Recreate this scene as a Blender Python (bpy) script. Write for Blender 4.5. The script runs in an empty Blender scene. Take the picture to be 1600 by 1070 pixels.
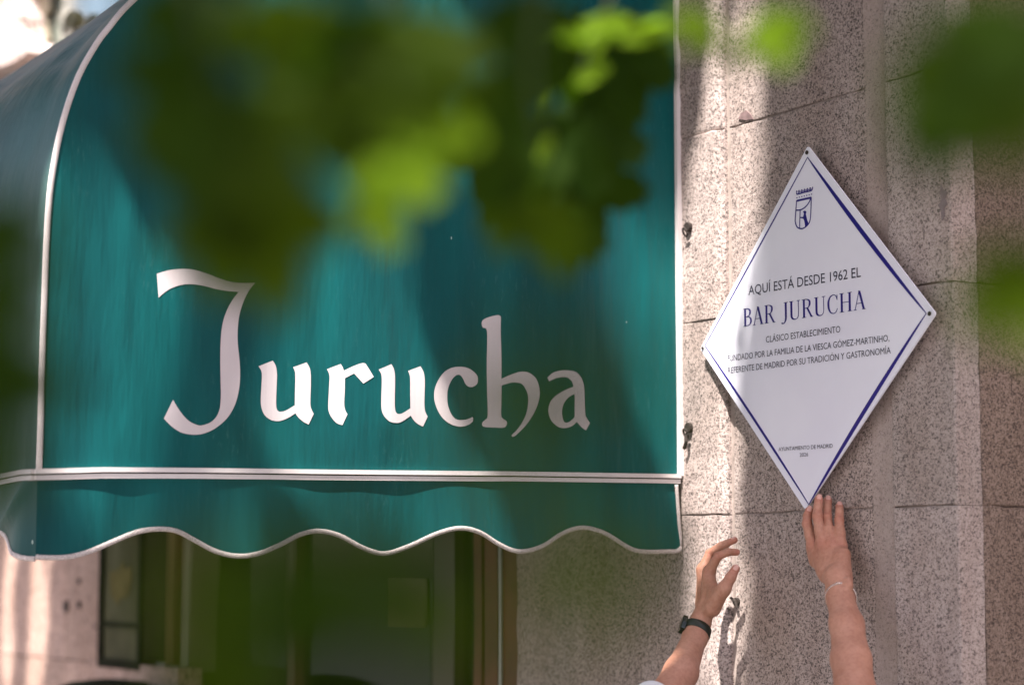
import bpy, bmesh, math, random
import numpy as np
from mathutils import Vector, Matrix
from mathutils.geometry import tessellate_polygon

# ------------------------------------------------------------------ camera, sky, sun, exposure
SC = bpy.context.scene
COL = SC.collection
FPX = 3200.0
TH = math.radians(32.5); PITCH = math.radians(6.51)
CAM = Vector((3.148, -2.70, 1.95))
F0 = Vector((-math.cos(TH), math.sin(TH), 0)); RT = Vector((math.sin(TH), math.cos(TH), 0))
FW = F0*math.cos(PITCH) + Vector((0, 0, math.sin(PITCH))); UP = RT.cross(FW).normalized()
cam_d = bpy.data.cameras.new('camera'); cam = bpy.data.objects.new('camera', cam_d); COL.objects.link(cam)
cam_d.sensor_width = 36; cam_d.lens = 36*FPX/1600; cam_d.clip_start = 0.05; cam_d.clip_end = 1000
m3 = Matrix((RT, UP, -FW)).transposed()
cam.matrix_world = Matrix.Translation(CAM) @ m3.to_4x4()
cam_d.dof.use_dof = True; cam_d.dof.focus_distance = 4.05; cam_d.dof.aperture_fstop = 2.1
SC.camera = cam

SUN = Vector((0.25, -0.43, 0.86)).normalized()      # towards the sun
w = bpy.data.worlds.new('World'); SC.world = w; w.use_nodes = True
nt = w.node_tree; bg = nt.nodes['Background']
sky = nt.nodes.new('ShaderNodeTexSky'); sky.sky_type = 'NISHITA'; sky.sun_disc = False
sky.sun_elevation = math.asin(SUN.z); sky.sun_rotation = math.atan2(SUN.x, SUN.y)
sky.air_density = 1.0; sky.dust_density = 2.5; sky.ozone_density = 1.0
wb = nt.nodes.new('ShaderNodeMix'); wb.data_type = 'RGBA'; wb.blend_type = 'MULTIPLY'; wb.inputs['Factor'].default_value = 1
wb.inputs[7].default_value = (1.0, .86, .80, 1)      # the photograph's warm white balance
nt.links.new(sky.outputs[0], wb.inputs[6]); nt.links.new(wb.outputs[2], bg.inputs[0]); bg.inputs[1].default_value = 0.115
sl = bpy.data.lights.new('sun', 'SUN'); sl.energy = 5.0; sl.angle = math.radians(0.8); sl.color = (1, .95, .88)
so = bpy.data.objects.new('sun', sl); COL.objects.link(so)
so.rotation_euler = SUN.to_track_quat('Z', 'Y').to_euler()
so.location = (0, -6, 9)
SC.view_settings.view_transform = 'Standard'; SC.view_settings.look = 'None'
SC.view_settings.exposure = 1.88; SC.view_settings.gamma = 1; SC.view_settings.use_curve_mapping = False
SC.render.engine = 'CYCLES'
SC.cycles.use_denoising = True
SC.cycles.max_bounces = 8; SC.cycles.transparent_max_bounces = 8
SC.cycles.sample_clamp_indirect = 6

# ------------------------------------------------------------------ pixel rays -> points on real planes
def ray(px, py): return (FW + RT*((px-800)/FPX) + UP*((535-py)/FPX))
def onY(px, py, y=0.0): r = ray(px, py); return CAM + r*((y-CAM.y)/r.y)
def onX(px, py, x): r = ray(px, py); return CAM + r*((x-CAM.x)/r.x)
def at(px, py, d): return CAM + ray(px, py)*d
def wx(px, py=900, y=0.0): return onY(px, py, y).x

# ------------------------------------------------------------------ mesh helpers
def mk(name, verts, faces, mat=None, parent=None, smooth=False):
    me = bpy.data.meshes.new(name)
    off = parent_loc(parent)
    me.from_pydata([tuple(Vector(v)-off) for v in verts], [], [tuple(f) for f in faces])
    me.update()
    if smooth: me.polygons.foreach_set('use_smooth', [True]*len(me.polygons))
    if mat: me.materials.append(mat)
    o = bpy.data.objects.new(name, me); COL.objects.link(o)
    if parent: o.parent = parent
    return o
def parent_loc(p):
    l = Vector((0, 0, 0))
    while p is not None: l += p.location; p = p.parent
    return l
def thing(name, label, cat, loc, group=None):
    o = bpy.data.objects.new(name, None); o.location = loc; o.empty_display_size = .1; COL.objects.link(o)
    o['label'] = label; o['category'] = cat
    if group: o['group'] = group
    return o
def tag(o, label=None, cat=None, group=None, kind=None):
    for k, v in (('label', label), ('category', cat), ('group', group), ('kind', kind)):
        if v: o[k] = v
    return o
class MB:
    def __init__(s): s.v = []; s.f = []
    def add(s, v, f): b = len(s.v); s.v += [Vector(p) for p in v]; s.f += [tuple(i+b for i in q) for q in f]; return s
    def box(s, a, b):
        (x0, y0, z0), (x1, y1, z1) = a, b
        return s.add([(x0,y0,z0),(x1,y0,z0),(x1,y1,z0),(x0,y1,z0),(x0,y0,z1),(x1,y0,z1),(x1,y1,z1),(x0,y1,z1)],
                     [(0,3,2,1),(4,5,6,7),(0,1,5,4),(1,2,6,5),(2,3,7,6),(3,0,4,7)])
    def prism(s, pts, d):     # closed outline (list of Vectors) extruded by vector d, filled with ear clipping
        n = len(pts); d = Vector(d)
        tri = tessellate_polygon([pts])
        s.add(list(pts)+[p+d for p in pts], [t for t in tri]+[tuple(n+i for i in reversed(t)) for t in tri] +
              [(i, (i+1) % n, n+(i+1) % n, n+i) for i in range(n)]); return s
    def tube(s, pts, r, seg=10, flat=1.0, up=None, cap=True):
        pts = [Vector(p) for p in pts]; n = len(pts); rings = []
        rr = r if hasattr(r, '__len__') else [r]*n
        u = Vector(up) if up is not None else None
        for i, p in enumerate(pts):
            t = (pts[min(i+1, n-1)]-pts[max(i-1, 0)]).normalized()
            if u is None:
                u = t.orthogonal().normalized()
            a = (u - t*u.dot(t)).normalized(); b = t.cross(a)
            if up is None: u = a
            rings.append([p + a*math.cos(2*math.pi*k/seg)*rr[i]*flat + b*math.sin(2*math.pi*k/seg)*rr[i] for k in range(seg)])
        v = [q for ring in rings for q in ring]; f = []
        for i in range(n-1):
            for k in range(seg):
                f.append((i*seg+k, i*seg+(k+1) % seg, (i+1)*seg+(k+1) % seg, (i+1)*seg+k))
        if cap: f += [tuple(range(seg-1, -1, -1)), tuple((n-1)*seg+k for k in range(seg))]
        return s.add(v, f)
    def build(s, name, mat=None, parent=None, smooth=False):
        o = mk(name, s.v, s.f, mat, parent, smooth)
        bm = bmesh.new(); bm.from_mesh(o.data); bmesh.ops.recalc_face_normals(bm, faces=bm.faces); bm.to_mesh(o.data); bm.free()
        return o
def catmull(pts, n=6, closed=False):
    P = [Vector(p) for p in pts]; out = []; m = len(P)
    rng = range(m if closed else m-1)
    for i in rng:
        p0 = P[(i-1) % m] if (closed or i > 0) else P[0]; p1 = P[i]; p2 = P[(i+1) % m]
        p3 = P[(i+2) % m] if (closed or i+2 < m) else P[-1]
        for k in range(n):
            t = k/n
            out.append(.5*((2*p1)+(p2-p0)*t+(2*p0-5*p1+4*p2-p3)*t*t+(3*p1-p0-3*p2+p3)*t**3))
    if not closed: out.append(P[-1])
    return out

# ------------------------------------------------------------------ materials
def newmat(name):
    m = bpy.data.materials.new(name); m.use_nodes = True
    return m, m.node_tree, m.node_tree.nodes['Principled BSDF']
def N(nt, typ, **kw):
    n = nt.nodes.new(typ)
    for k, v in kw.items():
        if k in n.inputs: n.inputs[k].default_value = v
        else: setattr(n, k, v)
    return n
def ramp(nt, stops, src=None, interp='LINEAR'):
    r = nt.nodes.new('ShaderNodeValToRGB'); cr = r.color_ramp; cr.interpolation = interp
    while len(cr.elements) < len(stops): cr.elements.new(.5)
    for e, (p, c) in zip(cr.elements, stops):
        e.position = p; e.color = (*c, 1) if len(c) == 3 else c
    if src is not None: nt.links.new(src, r.inputs[0])
    return r
def coords(nt, scale=(1, 1, 1)):
    g = nt.nodes.new('ShaderNodeNewGeometry'); mp = nt.nodes.new('ShaderNodeMapping'); mp.inputs['Scale'].default_value = scale
    nt.links.new(g.outputs['Position'], mp.inputs[0]); return mp.outputs[0]
def mix(nt, a, b, fac, mode='MIX'):
    m = nt.nodes.new('ShaderNodeMix'); m.data_type = 'RGBA'; m.blend_type = mode
    for sock, v in ((m.inputs['Factor'], fac), (m.inputs[6], a), (m.inputs[7], b)):
        if hasattr(v, 'links') or isinstance(v, bpy.types.NodeSocket): nt.links.new(v, sock)
        elif isinstance(v, (int, float)): sock.default_value = v
        else: sock.default_value = (*v, 1)
    return m.outputs[2]
def plain(name, col, rough=.6, var=.12, vscale=12, metal=0, bump=0.0, bscale=300, spec=.5):
    m, nt, b = newmat(name)
    c = coords(nt)
    no = N(nt, 'ShaderNodeTexNoise', Scale=vscale, Detail=6); nt.links.new(c, no.inputs['Vector'])
    d = tuple(x*(1-var) for x in col); l = tuple(min(1, x*(1+var)) for x in col)
    r = ramp(nt, [(.3, d), (.7, l)], no.outputs[0]); nt.links.new(r.outputs[0], b.inputs['Base Color'])
    b.inputs['Roughness'].default_value = rough; b.inputs['Metallic'].default_value = metal
    b.inputs['Specular IOR Level'].default_value = spec
    if bump:
        n2 = N(nt, 'ShaderNodeTexNoise', Scale=bscale, Detail=4); nt.links.new(c, n2.inputs['Vector'])
        bp = N(nt, 'ShaderNodeBump', Strength=bump, Distance=.001); nt.links.new(n2.outputs[0], bp.inputs['Height'])
        nt.links.new(bp.outputs[0], b.inputs['Normal'])
    return m
def granite(name, pale, mid, dark, grain=230, dens=.30, stain=.5):
    m, nt, b = newmat(name)
    c = coords(nt)
    nz = N(nt, 'ShaderNodeTexNoise', Scale=grain*.9, Detail=3); nt.links.new(c, nz.inputs['Vector'])
    ad = nt.nodes.new('ShaderNodeVectorMath'); ad.operation = 'MULTIPLY_ADD'
    ad.inputs[1].default_value = (.010, .010, .010); nt.links.new(nz.outputs['Color'], ad.inputs[0]); nt.links.new(c, ad.inputs[2])
    vo = N(nt, 'ShaderNodeTexVoronoi', Scale=grain); nt.links.new(ad.outputs[0], vo.inputs['Vector'])
    sep = nt.nodes.new('ShaderNodeSeparateColor'); nt.links.new(vo.outputs['Color'], sep.inputs[0])
    r = ramp(nt, [(0, dark), (dens*.45, dark), (dens*.55, tuple(x*2.2 for x in dark)), (dens, mid), (dens+.12, pale), (.85, tuple(min(1, x*1.12) for x in pale)), (1, mid)], sep.outputs[0])
    # bigger dark crystals, sparse
    v2 = N(nt, 'ShaderNodeTexVoronoi', Scale=grain*.33, Randomness=1); nt.links.new(ad.outputs[0], v2.inputs['Vector'])
    s2 = nt.nodes.new('ShaderNodeSeparateColor'); nt.links.new(v2.outputs['Color'], s2.inputs[0])
    r2a = ramp(nt, [(.10, (1, 1, 1)), (.14, (0, 0, 0))], s2.outputs[1])
    r2b = ramp(nt, [(.28, (1, 1, 1)), (.36, (0, 0, 0))], v2.outputs['Distance'])
    mm = mix(nt, r2a.outputs[0], r2b.outputs[0], 1.0, 'MULTIPLY')
    col = mix(nt, r.outputs[0], tuple(x*1.1 for x in dark), mm)
    # soft weathering
    n3 = N(nt, 'ShaderNodeTexNoise', Scale=3.2, Detail=7, Roughness=.6); nt.links.new(coords(nt, (1.6, 1.6, .7)), n3.inputs['Vector'])
    r3 = ramp(nt, [(.32, (1-.32*stain, 1-.40*stain, 1-.46*stain)), (.6, (1, 1, 1))], n3.outputs[0])
    col = mix(nt, col, r3.outputs[0], 1.0, 'MULTIPLY')
    n7 = N(nt, 'ShaderNodeTexNoise', Scale=14, Detail=5, Roughness=.65); nt.links.new(coords(nt, (1, 1, .28)), n7.inputs['Vector'])
    r7 = ramp(nt, [(.38, (.74, .70, .68)), (.52, (1, 1, 1))], n7.outputs[0])
    col = mix(nt, col, r7.outputs[0], stain*.8, 'MULTIPLY')
    oi = nt.nodes.new('ShaderNodeObjectInfo')
    r4 = ramp(nt, [(0, (.84, .82, .80)), (.5, (.97, .95, .95)), (1, (1.04, 1.02, 1.0))], oi.outputs['Random'])
    col = mix(nt, col, r4.outputs[0], 1.0, 'MULTIPLY')
    nt.links.new(col, b.inputs['Base Color']); b.inputs['Roughness'].default_value = .75
    bp = N(nt, 'ShaderNodeBump', Strength=.55, Distance=.0015); nt.links.new(sep.outputs[0], bp.inputs['Height'])
    n5 = N(nt, 'ShaderNodeTexNoise', Scale=45, Detail=5); nt.links.new(c, n5.inputs['Vector'])
    bp2 = N(nt, 'ShaderNodeBump', Strength=.5, Distance=.004); nt.links.new(n5.outputs[0], bp2.inputs['Height'])
    nt.links.new(bp2.outputs[0], bp.inputs['Normal']); nt.links.new(bp.outputs[0], b.inputs['Normal'])
    return m
M = {}
M['granite'] = granite('granite', (.46, .385, .36), (.27, .215, .20), (.07, .056, .053), grain=370, dens=.31)
M['granite_pale'] = granite('granite_pale', (.49, .42, .395), (.32, .27, .25), (.12, .10, .095), grain=390, dens=.27)
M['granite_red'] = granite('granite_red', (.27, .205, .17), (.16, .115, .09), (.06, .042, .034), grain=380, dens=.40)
M['stone_far'] = granite('stone_far', (.52, .36, .30), (.42, .28, .23), (.20, .13, .11), grain=120, dens=.3, stain=.6)
M['mortar'] = plain('mortar', (.41, .345, .315), .95, .2, 30, bump=.8, bscale=60)
M['granite_fine'] = granite('granite_fine', (.42, .35, .32), (.36, .30, .27), (.24, .195, .18), grain=420, dens=.22)
M['dark_joint'] = plain('dark_joint', (.31, .25, .225), .95, .3, 30)
M['piping'] = plain('piping', (.72, .64, .63), .45, .05, 30, bump=.2, bscale=900)
M['rail'] = plain('rail', (.74, .67, .66), .35, .05, 20)
M['letter_film'] = plain('letter_film', (.64, .565, .57), .42, .03, 8)
M['wood'] = plain('wood', (.12, .045, .025), .35, .35, 6)
M['wood_red'] = plain('wood_red', (.12, .040, .024), .45, .3, 8, spec=.2)
M['black_rubber'] = plain('black_rubber', (.012, .013, .013), .45, .2, 60)
M['black_glass'] = plain('black_glass', (.006, .006, .007), .08, .1, 5)
M['rust'] = plain('rust', (.025, .016, .013), .8, .5, 120, bump=1, bscale=200)
M['ink'] = plain('ink', (.022, .010, .19), .3, .08, 10)
M['ink_black'] = plain('ink_black', (.028, .024, .05), .35, .08, 10)
M['silver'] = plain('silver', (.62, .50, .44), .25, .1, 100, metal=.9)
M['white_cotton'] = plain('white_cotton', (.80, .80, .82), .9, .04, 40, bump=.4, bscale=500)
M['denim'] = plain('denim', (.05, .07, .12), .9, .2, 60)
M['hair'] = plain('hair', (.02, .013, .009), .5, .3, 80)
M['paper'] = plain('paper', (.22, .19, .12), .8, .05, 10)
M['ochre'] = plain('ochre', (.40, .26, .05), .7, .15, 10)
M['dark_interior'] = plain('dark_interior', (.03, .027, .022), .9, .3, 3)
M['grey_metal'] = plain('grey_metal', (.34, .34, .32), .4, .1, 10, metal=.4)
M['case_green'] = plain('case_green', (.095, .09, .055), .9, .2, 9, spec=.05)
M['asphalt'] = plain('asphalt', (.05, .05, .052), .9, .25, 60, bump=.6, bscale=150)
M['paving'] = plain('paving', (.14, .125, .115), .85, .12, 8, bump=.4, bscale=90)
M['green_stem'] = plain('green_stem', (.03, .045, .01), .8, .3, 30)
M['bark'] = plain('bark', (.16, .14, .10), .9, .4, 14, bump=1, bscale=50)

def fabric_mat():
    m, nt, b = newmat('green_vinyl')
    c = coords(nt)
    n1 = N(nt, 'ShaderNodeTexNoise', Scale=2.2, Detail=5); nt.links.new(coords(nt, (1, 3.2, .55)), n1.inputs['Vector'])
    r = ramp(nt, [(.30, (.0001, .058, .064)), (.72, (.0005, .118, .120))], n1.outputs[0])
    # chalky dust and scuffs
    n2 = N(nt, 'ShaderNodeTexNoise', Scale=70, Detail=8, Roughness=.75); nt.links.new(coords(nt, (1, 1.8, .5)), n2.inputs['Vector'])
    r2 = ramp(nt, [(.55, (0, 0, 0)), (.85, (.35, .35, .35))], n2.outputs[0])
    n4 = N(nt, 'ShaderNodeTexNoise', Scale=5, Detail=3); nt.links.new(c, n4.inputs['Vector'])
    r4 = ramp(nt, [(.45, (0, 0, 0)), (.75, (1, 1, 1))], n4.outputs[0])
    dust = mix(nt, r2.outputs[0], r4.outputs[0], 1, 'MULTIPLY')
    vo = N(nt, 'ShaderNodeTexVoronoi', Scale=38); nt.links.new(coords(nt, (1, 1, .45)), vo.inputs['Vector'])
    sp = nt.nodes.new('ShaderNodeSeparateColor'); nt.links.new(vo.outputs['Color'], sp.inputs[0])
    ra = ramp(nt, [(.035, (1, 1, 1)), (.04, (0, 0, 0))], sp.outputs[0]); rb = ramp(nt, [(.05, (1, 1, 1)), (.075, (0, 0, 0))], vo.outputs['Distance'])
    fl = mix(nt, ra.outputs[0], rb.outputs[0], 1, 'MULTIPLY')
    g = nt.nodes.new('ShaderNodeNewGeometry'); sx_ = nt.nodes.new('ShaderNodeSeparateXYZ'); nt.links.new(g.outputs['Normal'], sx_.inputs[0])
    ab = nt.nodes.new('ShaderNodeMath'); ab.operation = 'ABSOLUTE'; nt.links.new(sx_.outputs[0], ab.inputs[0])
    n6 = N(nt, 'ShaderNodeTexNoise', Scale=2.5, Detail=5); nt.links.new(coords(nt, (.6, 5, 1)), n6.inputs['Vector'])
    wd_ = ramp(nt, [(.2, (.38, .38, .38)), (.7, (0, 0, 0))], ab.outputs[0])      # the weathered street side carries grime
    wn_ = ramp(nt, [(.35, (.5, .5, .5)), (.65, (1, 1, 1))], n6.outputs[0])
    grime = mix(nt, wd_.outputs[0], wn_.outputs[0], 1, 'MULTIPLY')
    base_ = mix(nt, r.outputs[0], (.13, .155, .125), grime)
    col = mix(nt, base_, (.20, .42, .40), dust)
    col = mix(nt, col, (.5, .6, .55), fl)
    nt.links.new(col, b.inputs['Base Color'])
    b.inputs['Roughness'].default_value = .42; b.inputs['Specular IOR Level'].default_value = .18
    b.inputs['Sheen Weight'].default_value = .08; b.inputs['Sheen Roughness'].default_value = .5; b.inputs['Sheen Tint'].default_value = (.8, .85, .78, 1)
    wv = N(nt, 'ShaderNodeTexNoise', Scale=1.7, Detail=4); nt.links.new(coords(nt, (4, 7, 1.2)), wv.inputs['Vector'])
    bp = N(nt, 'ShaderNodeBump', Strength=.4, Distance=.03); nt.links.new(wv.outputs[0], bp.inputs['Height'])
    wf = N(nt, 'ShaderNodeTexNoise', Scale=700, Detail=2); nt.links.new(c, wf.inputs['Vector'])
    b2 = N(nt, 'ShaderNodeBump', Strength=.12, Distance=.0006); nt.links.new(wf.outputs[0], b2.inputs['Height']); nt.links.new(bp.outputs[0], b2.inputs['Normal'])
    nt.links.new(b2.outputs[0], b.inputs['Normal'])
    tr = N(nt, 'ShaderNodeBsdfTranslucent'); nt.links.new(col, tr.inputs[0])
    ms = N(nt, 'ShaderNodeMixShader', Fac=.22); out = nt.nodes['Material Output']
    nt.links.new(b.outputs[0], ms.inputs[1]); nt.links.new(tr.outputs[0], ms.inputs[2]); nt.links.new(ms.outputs[0], out.inputs[0])
    return m
M['vinyl'] = fabric_mat()
def plaque_mat():
    m, nt, b = newmat('enamel'); b.inputs['Base Color'].default_value = (.80, .78, .84, 1)
    n1 = N(nt, 'ShaderNodeTexNoise', Scale=6, Detail=4); nt.links.new(coords(nt), n1.inputs['Vector'])
    r = ramp(nt, [(.3, (.78, .76, .86)), (.7, (.83, .82, .90))], n1.outputs[0]); nt.links.new(r.outputs[0], b.inputs['Base Color'])
    b.inputs['Roughness'].default_value = .22; return m
M['enamel'] = plaque_mat()
def leaf_mat(name, a, bcol, tcol, trans=.45):
    m, nt, b = newmat(name)
    oi = nt.nodes.new('ShaderNodeObjectInfo')
    n1 = N(nt, 'ShaderNodeTexNoise', Scale=9, Detail=3); nt.links.new(coords(nt), n1.inputs['Vector'])
    ma = nt.nodes.new('ShaderNodeMath'); ma.operation = 'ADD'; nt.links.new(oi.outputs['Random'], ma.inputs[0]); nt.links.new(n1.outputs[0], ma.inputs[1])
    mb = nt.nodes.new('ShaderNodeMath'); mb.operation = 'MULTIPLY'; mb.inputs[1].default_value = .5; nt.links.new(ma.outputs[0], mb.inputs[0])
    r = ramp(nt, [(.25, a), (.75, bcol)], mb.outputs[0]); nt.links.new(r.outputs[0], b.inputs['Base Color'])
    b.inputs['Roughness'].default_value = .6; b.inputs['Specular IOR Level'].default_value = .08
    tr = N(nt, 'ShaderNodeBsdfTranslucent'); tr.inputs[0].default_value = (*tcol, 1)
    ms = N(nt, 'ShaderNodeMixShader', Fac=trans); out = nt.nodes['Material Output']
    nt.links.new(b.outputs[0], ms.inputs[1]); nt.links.new(tr.outputs[0], ms.inputs[2]); nt.links.new(ms.outputs[0], out.inputs[0])
    return m
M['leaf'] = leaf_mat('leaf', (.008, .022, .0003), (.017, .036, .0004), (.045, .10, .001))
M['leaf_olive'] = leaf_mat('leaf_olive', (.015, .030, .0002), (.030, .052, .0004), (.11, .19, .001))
M['leaf_sunlit'] = leaf_mat('leaf_sunlit', (.09, .15, .006), (.13, .21, .01), (.30, .52, .02), .5)  # much brighter copy of the leaf, with sunlight put into its colour
def skin_mat():
    m, nt, b = newmat('skin')
    c = coords(nt)
    n1 = N(nt, 'ShaderNodeTexNoise', Scale=22, Detail=6); nt.links.new(c, n1.inputs['Vector'])
    at_ = nt.nodes.new('ShaderNodeAttribute'); at_.attribute_name = 'flush'
    r = ramp(nt, [(.3, (.42, .20, .135)), (.7, (.53, .275, .195))], n1.outputs[0]); cf = mix(nt, r.outputs[0], (.50, .155, .115), at_.outputs['Fac'])
    n8 = N(nt, 'ShaderNodeTexNoise', Scale=160, Detail=4); nt.links.new(c, n8.inputs['Vector'])
    r8 = ramp(nt, [(.35, (.86, .80, .78)), (.6, (1, 1, 1))], n8.outputs[0]); cf = mix(nt, cf, r8.outputs[0], .8, 'MULTIPLY')
    nt.links.new(cf, b.inputs['Base Color'])
    b.inputs['Roughness'].default_value = .5; b.inputs['Specular IOR Level'].default_value = .3
    b.inputs['Subsurface Weight'].default_value = .12; b.inputs['Subsurface Radius'].default_value = (.01, .004, .002); b.inputs['Subsurface Scale'].default_value = .4
    vo = N(nt, 'ShaderNodeTexVoronoi', Scale=700); nt.links.new(c, vo.inputs['Vector'])
    bp = N(nt, 'ShaderNodeBump', Strength=.18, Distance=.0006); nt.links.new(vo.outputs[0], bp.inputs['Height'])
    n2 = N(nt, 'ShaderNodeTexNoise', Scale=60, Detail=5); nt.links.new(c, n2.inputs['Vector'])
    b2 = N(nt, 'ShaderNodeBump', Strength=.45, Distance=.004); nt.links.new(n2.outputs[0], b2.inputs['Height']); nt.links.new(bp.outputs[0], b2.inputs['Normal'])
    nt.links.new(b2.outputs[0], b.inputs['Normal']); return m
M['skin'] = skin_mat()
M['nail'] = plain('nail', (.66, .36, .30), .28, .05, 50)
def glass_mat(name, col=(.02, .022, .02), rough=.05):
    m, nt, b = newmat(name); b.inputs['Base Color'].default_value = (*col, 1); b.inputs['Roughness'].default_value = rough
    tr = N(nt, 'ShaderNodeBsdfTransparent'); tr.inputs[0].default_value = (.75, .78, .74, 1)
    fr = N(nt, 'ShaderNodeFresnel', IOR=1.5)
    gl = N(nt, 'ShaderNodeBsdfGlossy', Roughness=rough)
    ms = nt.nodes.new('ShaderNodeMixShader'); out = nt.nodes['Material Output']
    nt.links.new(fr.outputs[0], ms.inputs[0]); nt.links.new(tr.outputs[0], ms.inputs[1]); nt.links.new(gl.outputs[0], ms.inputs[2])
    nt.links.new(ms.outputs[0], out.inputs[0]); return m
M['glass'] = glass_mat('glass')
M['mirror_glass'] = plain('mirror_glass', (.42, .50, .47), .18, .25, 2.5, metal=.75)

# ------------------------------------------------------------------ ground
rnd = random.Random(4)
def struct(o): o['kind'] = 'structure'; return o
struct(MB().add([(-300, -300, -.13), (300, -300, -.13), (300, 300, -.13), (-300, 300, -.13)], [(0, 1, 2, 3)]).build('ground', M['asphalt']))
struct(MB().box((-40, -5.2, -.12), (40, 0.9, 0)).build('pavement', M['paving']))
struct(MB().box((-40, -5.36, -.12), (40, -5.203, .012)).build('kerb', M['granite_pale']))

# ------------------------------------------------------------------ granite wall of single blocks
XA = onY(1067.5, 400, -.012).x-.010                 # the awning's side panel stands in this plane
XG = wx(1146); XS0 = wx(1371); XS1 = wx(1398); XC = wx(1503, 900)
XL = wx(815)
ZJ = [onY(1240, 171).z, onY(1240, 480).z, onY(1240, 799).z]
rows = [ZJ[2]-.41*4, ZJ[2]-.41*3, ZJ[2]-.41*2, ZJ[2]-.41, ZJ[2], ZJ[1], ZJ[0], ZJ[0]+.42, ZJ[0]+.84, ZJ[0]+1.3, ZJ[0]+1.8]
rows = [0.0]+[z for z in rows if z > .1]
def hn(*a):
    s = math.sin(a[0]*12.9898+a[1]*78.233+(a[2] if len(a) > 2 else 0)*37.719)*43758.5453
    return s-math.floor(s)
def vn(x, y, s=0):
    xi, yi = math.floor(x), math.floor(y); fx, fy = x-xi, y-yi
    fx = fx*fx*(3-2*fx); fy = fy*fy*(3-2*fy)
    a = hn(xi, yi, s); b = hn(xi+1, yi, s); c = hn(xi, yi+1, s); d = hn(xi+1, yi+1, s)
    return (a+(b-a)*fx)*(1-fy)+(c+(d-c)*fx)*fy
wall = thing('granite_wall', 'speckled pink granite facade wall of large blocks beside the awning', 'wall', ((XL+XC)/2, .15, 0))
def block(x0, x1, z0, z1, yf, depth, mat, parent, round_r=0.0, round_l=0.0, axis='y', seed=0, rough=.0016, gap=.0011):
    """one ashlar: front face subdivided, arrises chipped and rounded; axis y faces the street, axis x faces +X"""
    nx = max(3, min(14, int((x1-x0)/.03))); nz = max(4, min(14, int((z1-z0)/.035)))
    xs = [0, .004, .010]+[.02+(x1-x0-.04)*i/nx for i in range(nx+1)]+[x1-x0-.010, x1-x0-.004, x1-x0]
    zs = [0, .003, .008]+[.02+(z1-z0-.04)*i/nz for i in range(nz+1)]+[z1-z0-.008, z1-z0-.003, z1-z0]
    if round_r: xs = sorted(set(xs+[x1-x0-round_r*q for q in (.9, .7, .5, .35, .2, .1)]))
    if round_l: xs = sorted(set(xs+[round_l*q for q in (.9, .7, .5, .35, .2, .1)]))
    v = []; W = x1-x0; H = z1-z0
    for z in zs:
        for x in xs:
            e = min(x, W-x, z, H-z)
            ch = (.0016+.0065*vn(x*34+seed, z*34, 1)**3)
            d = 0.0
            if e < ch: d += (ch-e)*(.75 if min(z, H-z) <= min(x, W-x) else .7)
            if round_r and x > W-round_r: q = (x-(W-round_r))/round_r; d += round_r*.75*(1-math.sqrt(max(0, 1-q*q)))
            if round_l and x < round_l: q = (round_l-x)/round_l; d += round_l*.75*(1-math.sqrt(max(0, 1-q*q)))
            d += rough*(vn(x*22+seed*3, z*22, 2)-.5)*2 + rough*.6*(vn(x*70, z*70+seed, 3)-.5)
            xx = min(max(x, gap), W-gap)+ (.0015*(vn(z*60, seed, 5)-.5)*2 if (x < .001 or x > W-.001) else 0)
            zz = min(max(z, gap), H-gap)+ (.0018*(vn(x*60, seed, 6)-.5)*2 if (z < .001 or z > H-.001) else 0)
            p = (x0+xx, yf+d, z0+zz) if axis == 'y' else (yf-d, x0+xx, z0+zz)
            v.append(Vector(p))
    a, b = len(xs), len(zs)
    f = [(j*a+i, j*a+i+1, (j+1)*a+i+1, (j+1)*a+i) for j in range(b-1) for i in range(a-1)]
    # returns into the wall
    rim = [i for i in range(a)]+[j*a+a-1 for j in range(1, b)]+[(b-1)*a+i for i in range(a-2, -1, -1)]+[j*a for j in range(b-2, 0, -1)]
    n0 = len(v); dv = Vector((0, depth, 0)) if axis == 'y' else Vector((-depth, 0, 0))
    v += [v[i]+dv for i in rim]; n = len(rim)
    f += [(rim[i], rim[(i+1) % n], n0+(i+1) % n, n0+i) for i in range(n)]
    f += [tuple(n0+i for i in range(n))]
    return MB().add(v, f).build('stone_block', mat, parent, smooth=False)
for j in range(len(rows)-1):
    z0, z1 = rows[j], rows[j+1]
    block(XL, XG-.006, z0, z1, -.016, .10, M['granite'], wall, round_r=.034, seed=j*3+1, rough=.0022)
    block(XG+.004, XS0-.002, z0, z1, 0, .09, M['granite'], wall, round_r=.012, seed=j*3+2)
    block(XS1, XC-.0005, z0, z1, -.004, .06, M['granite_pale'], wall, round_l=.010, seed=j*3+3)
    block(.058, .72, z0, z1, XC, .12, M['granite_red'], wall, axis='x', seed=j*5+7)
# mortar fillet between two slabs: shallow cove
mv = MB(); nzr = 150; cols = [0, .12, .3, .5, .7, .88, 1]
vv = []
for j in range(nzr+1):
    z = j*rows[-1]/nzr
    for q in cols:
        x = XS0-.006+(XS1-XS0+.012)*q + .003*(vn(z*9, q*3, 8)-.5)
        vv.append((x, -.0005+.0015*math.sin(q*math.pi)+.004*(vn(z*14, q*4, 9)-.5), z))
n = len(cols)
mv.add(vv, [(j*n+i, j*n+i+1, (j+1)*n+i+1, (j+1)*n+i) for j in range(nzr) for i in range(n-1)])
mv.build('mortar_strip', M['granite_fine'], wall, smooth=True)
MB().box((XL+.01, -.0112, 0), (XG-.045, .0045, rows[-1])).build('mortar_bed', M['dark_joint'], wall)
MB().box((XL+.01, .0052, 0), (XC-.02, .30, rows[-1])).build('mortar_bed', M['dark_joint'], wall)
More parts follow.
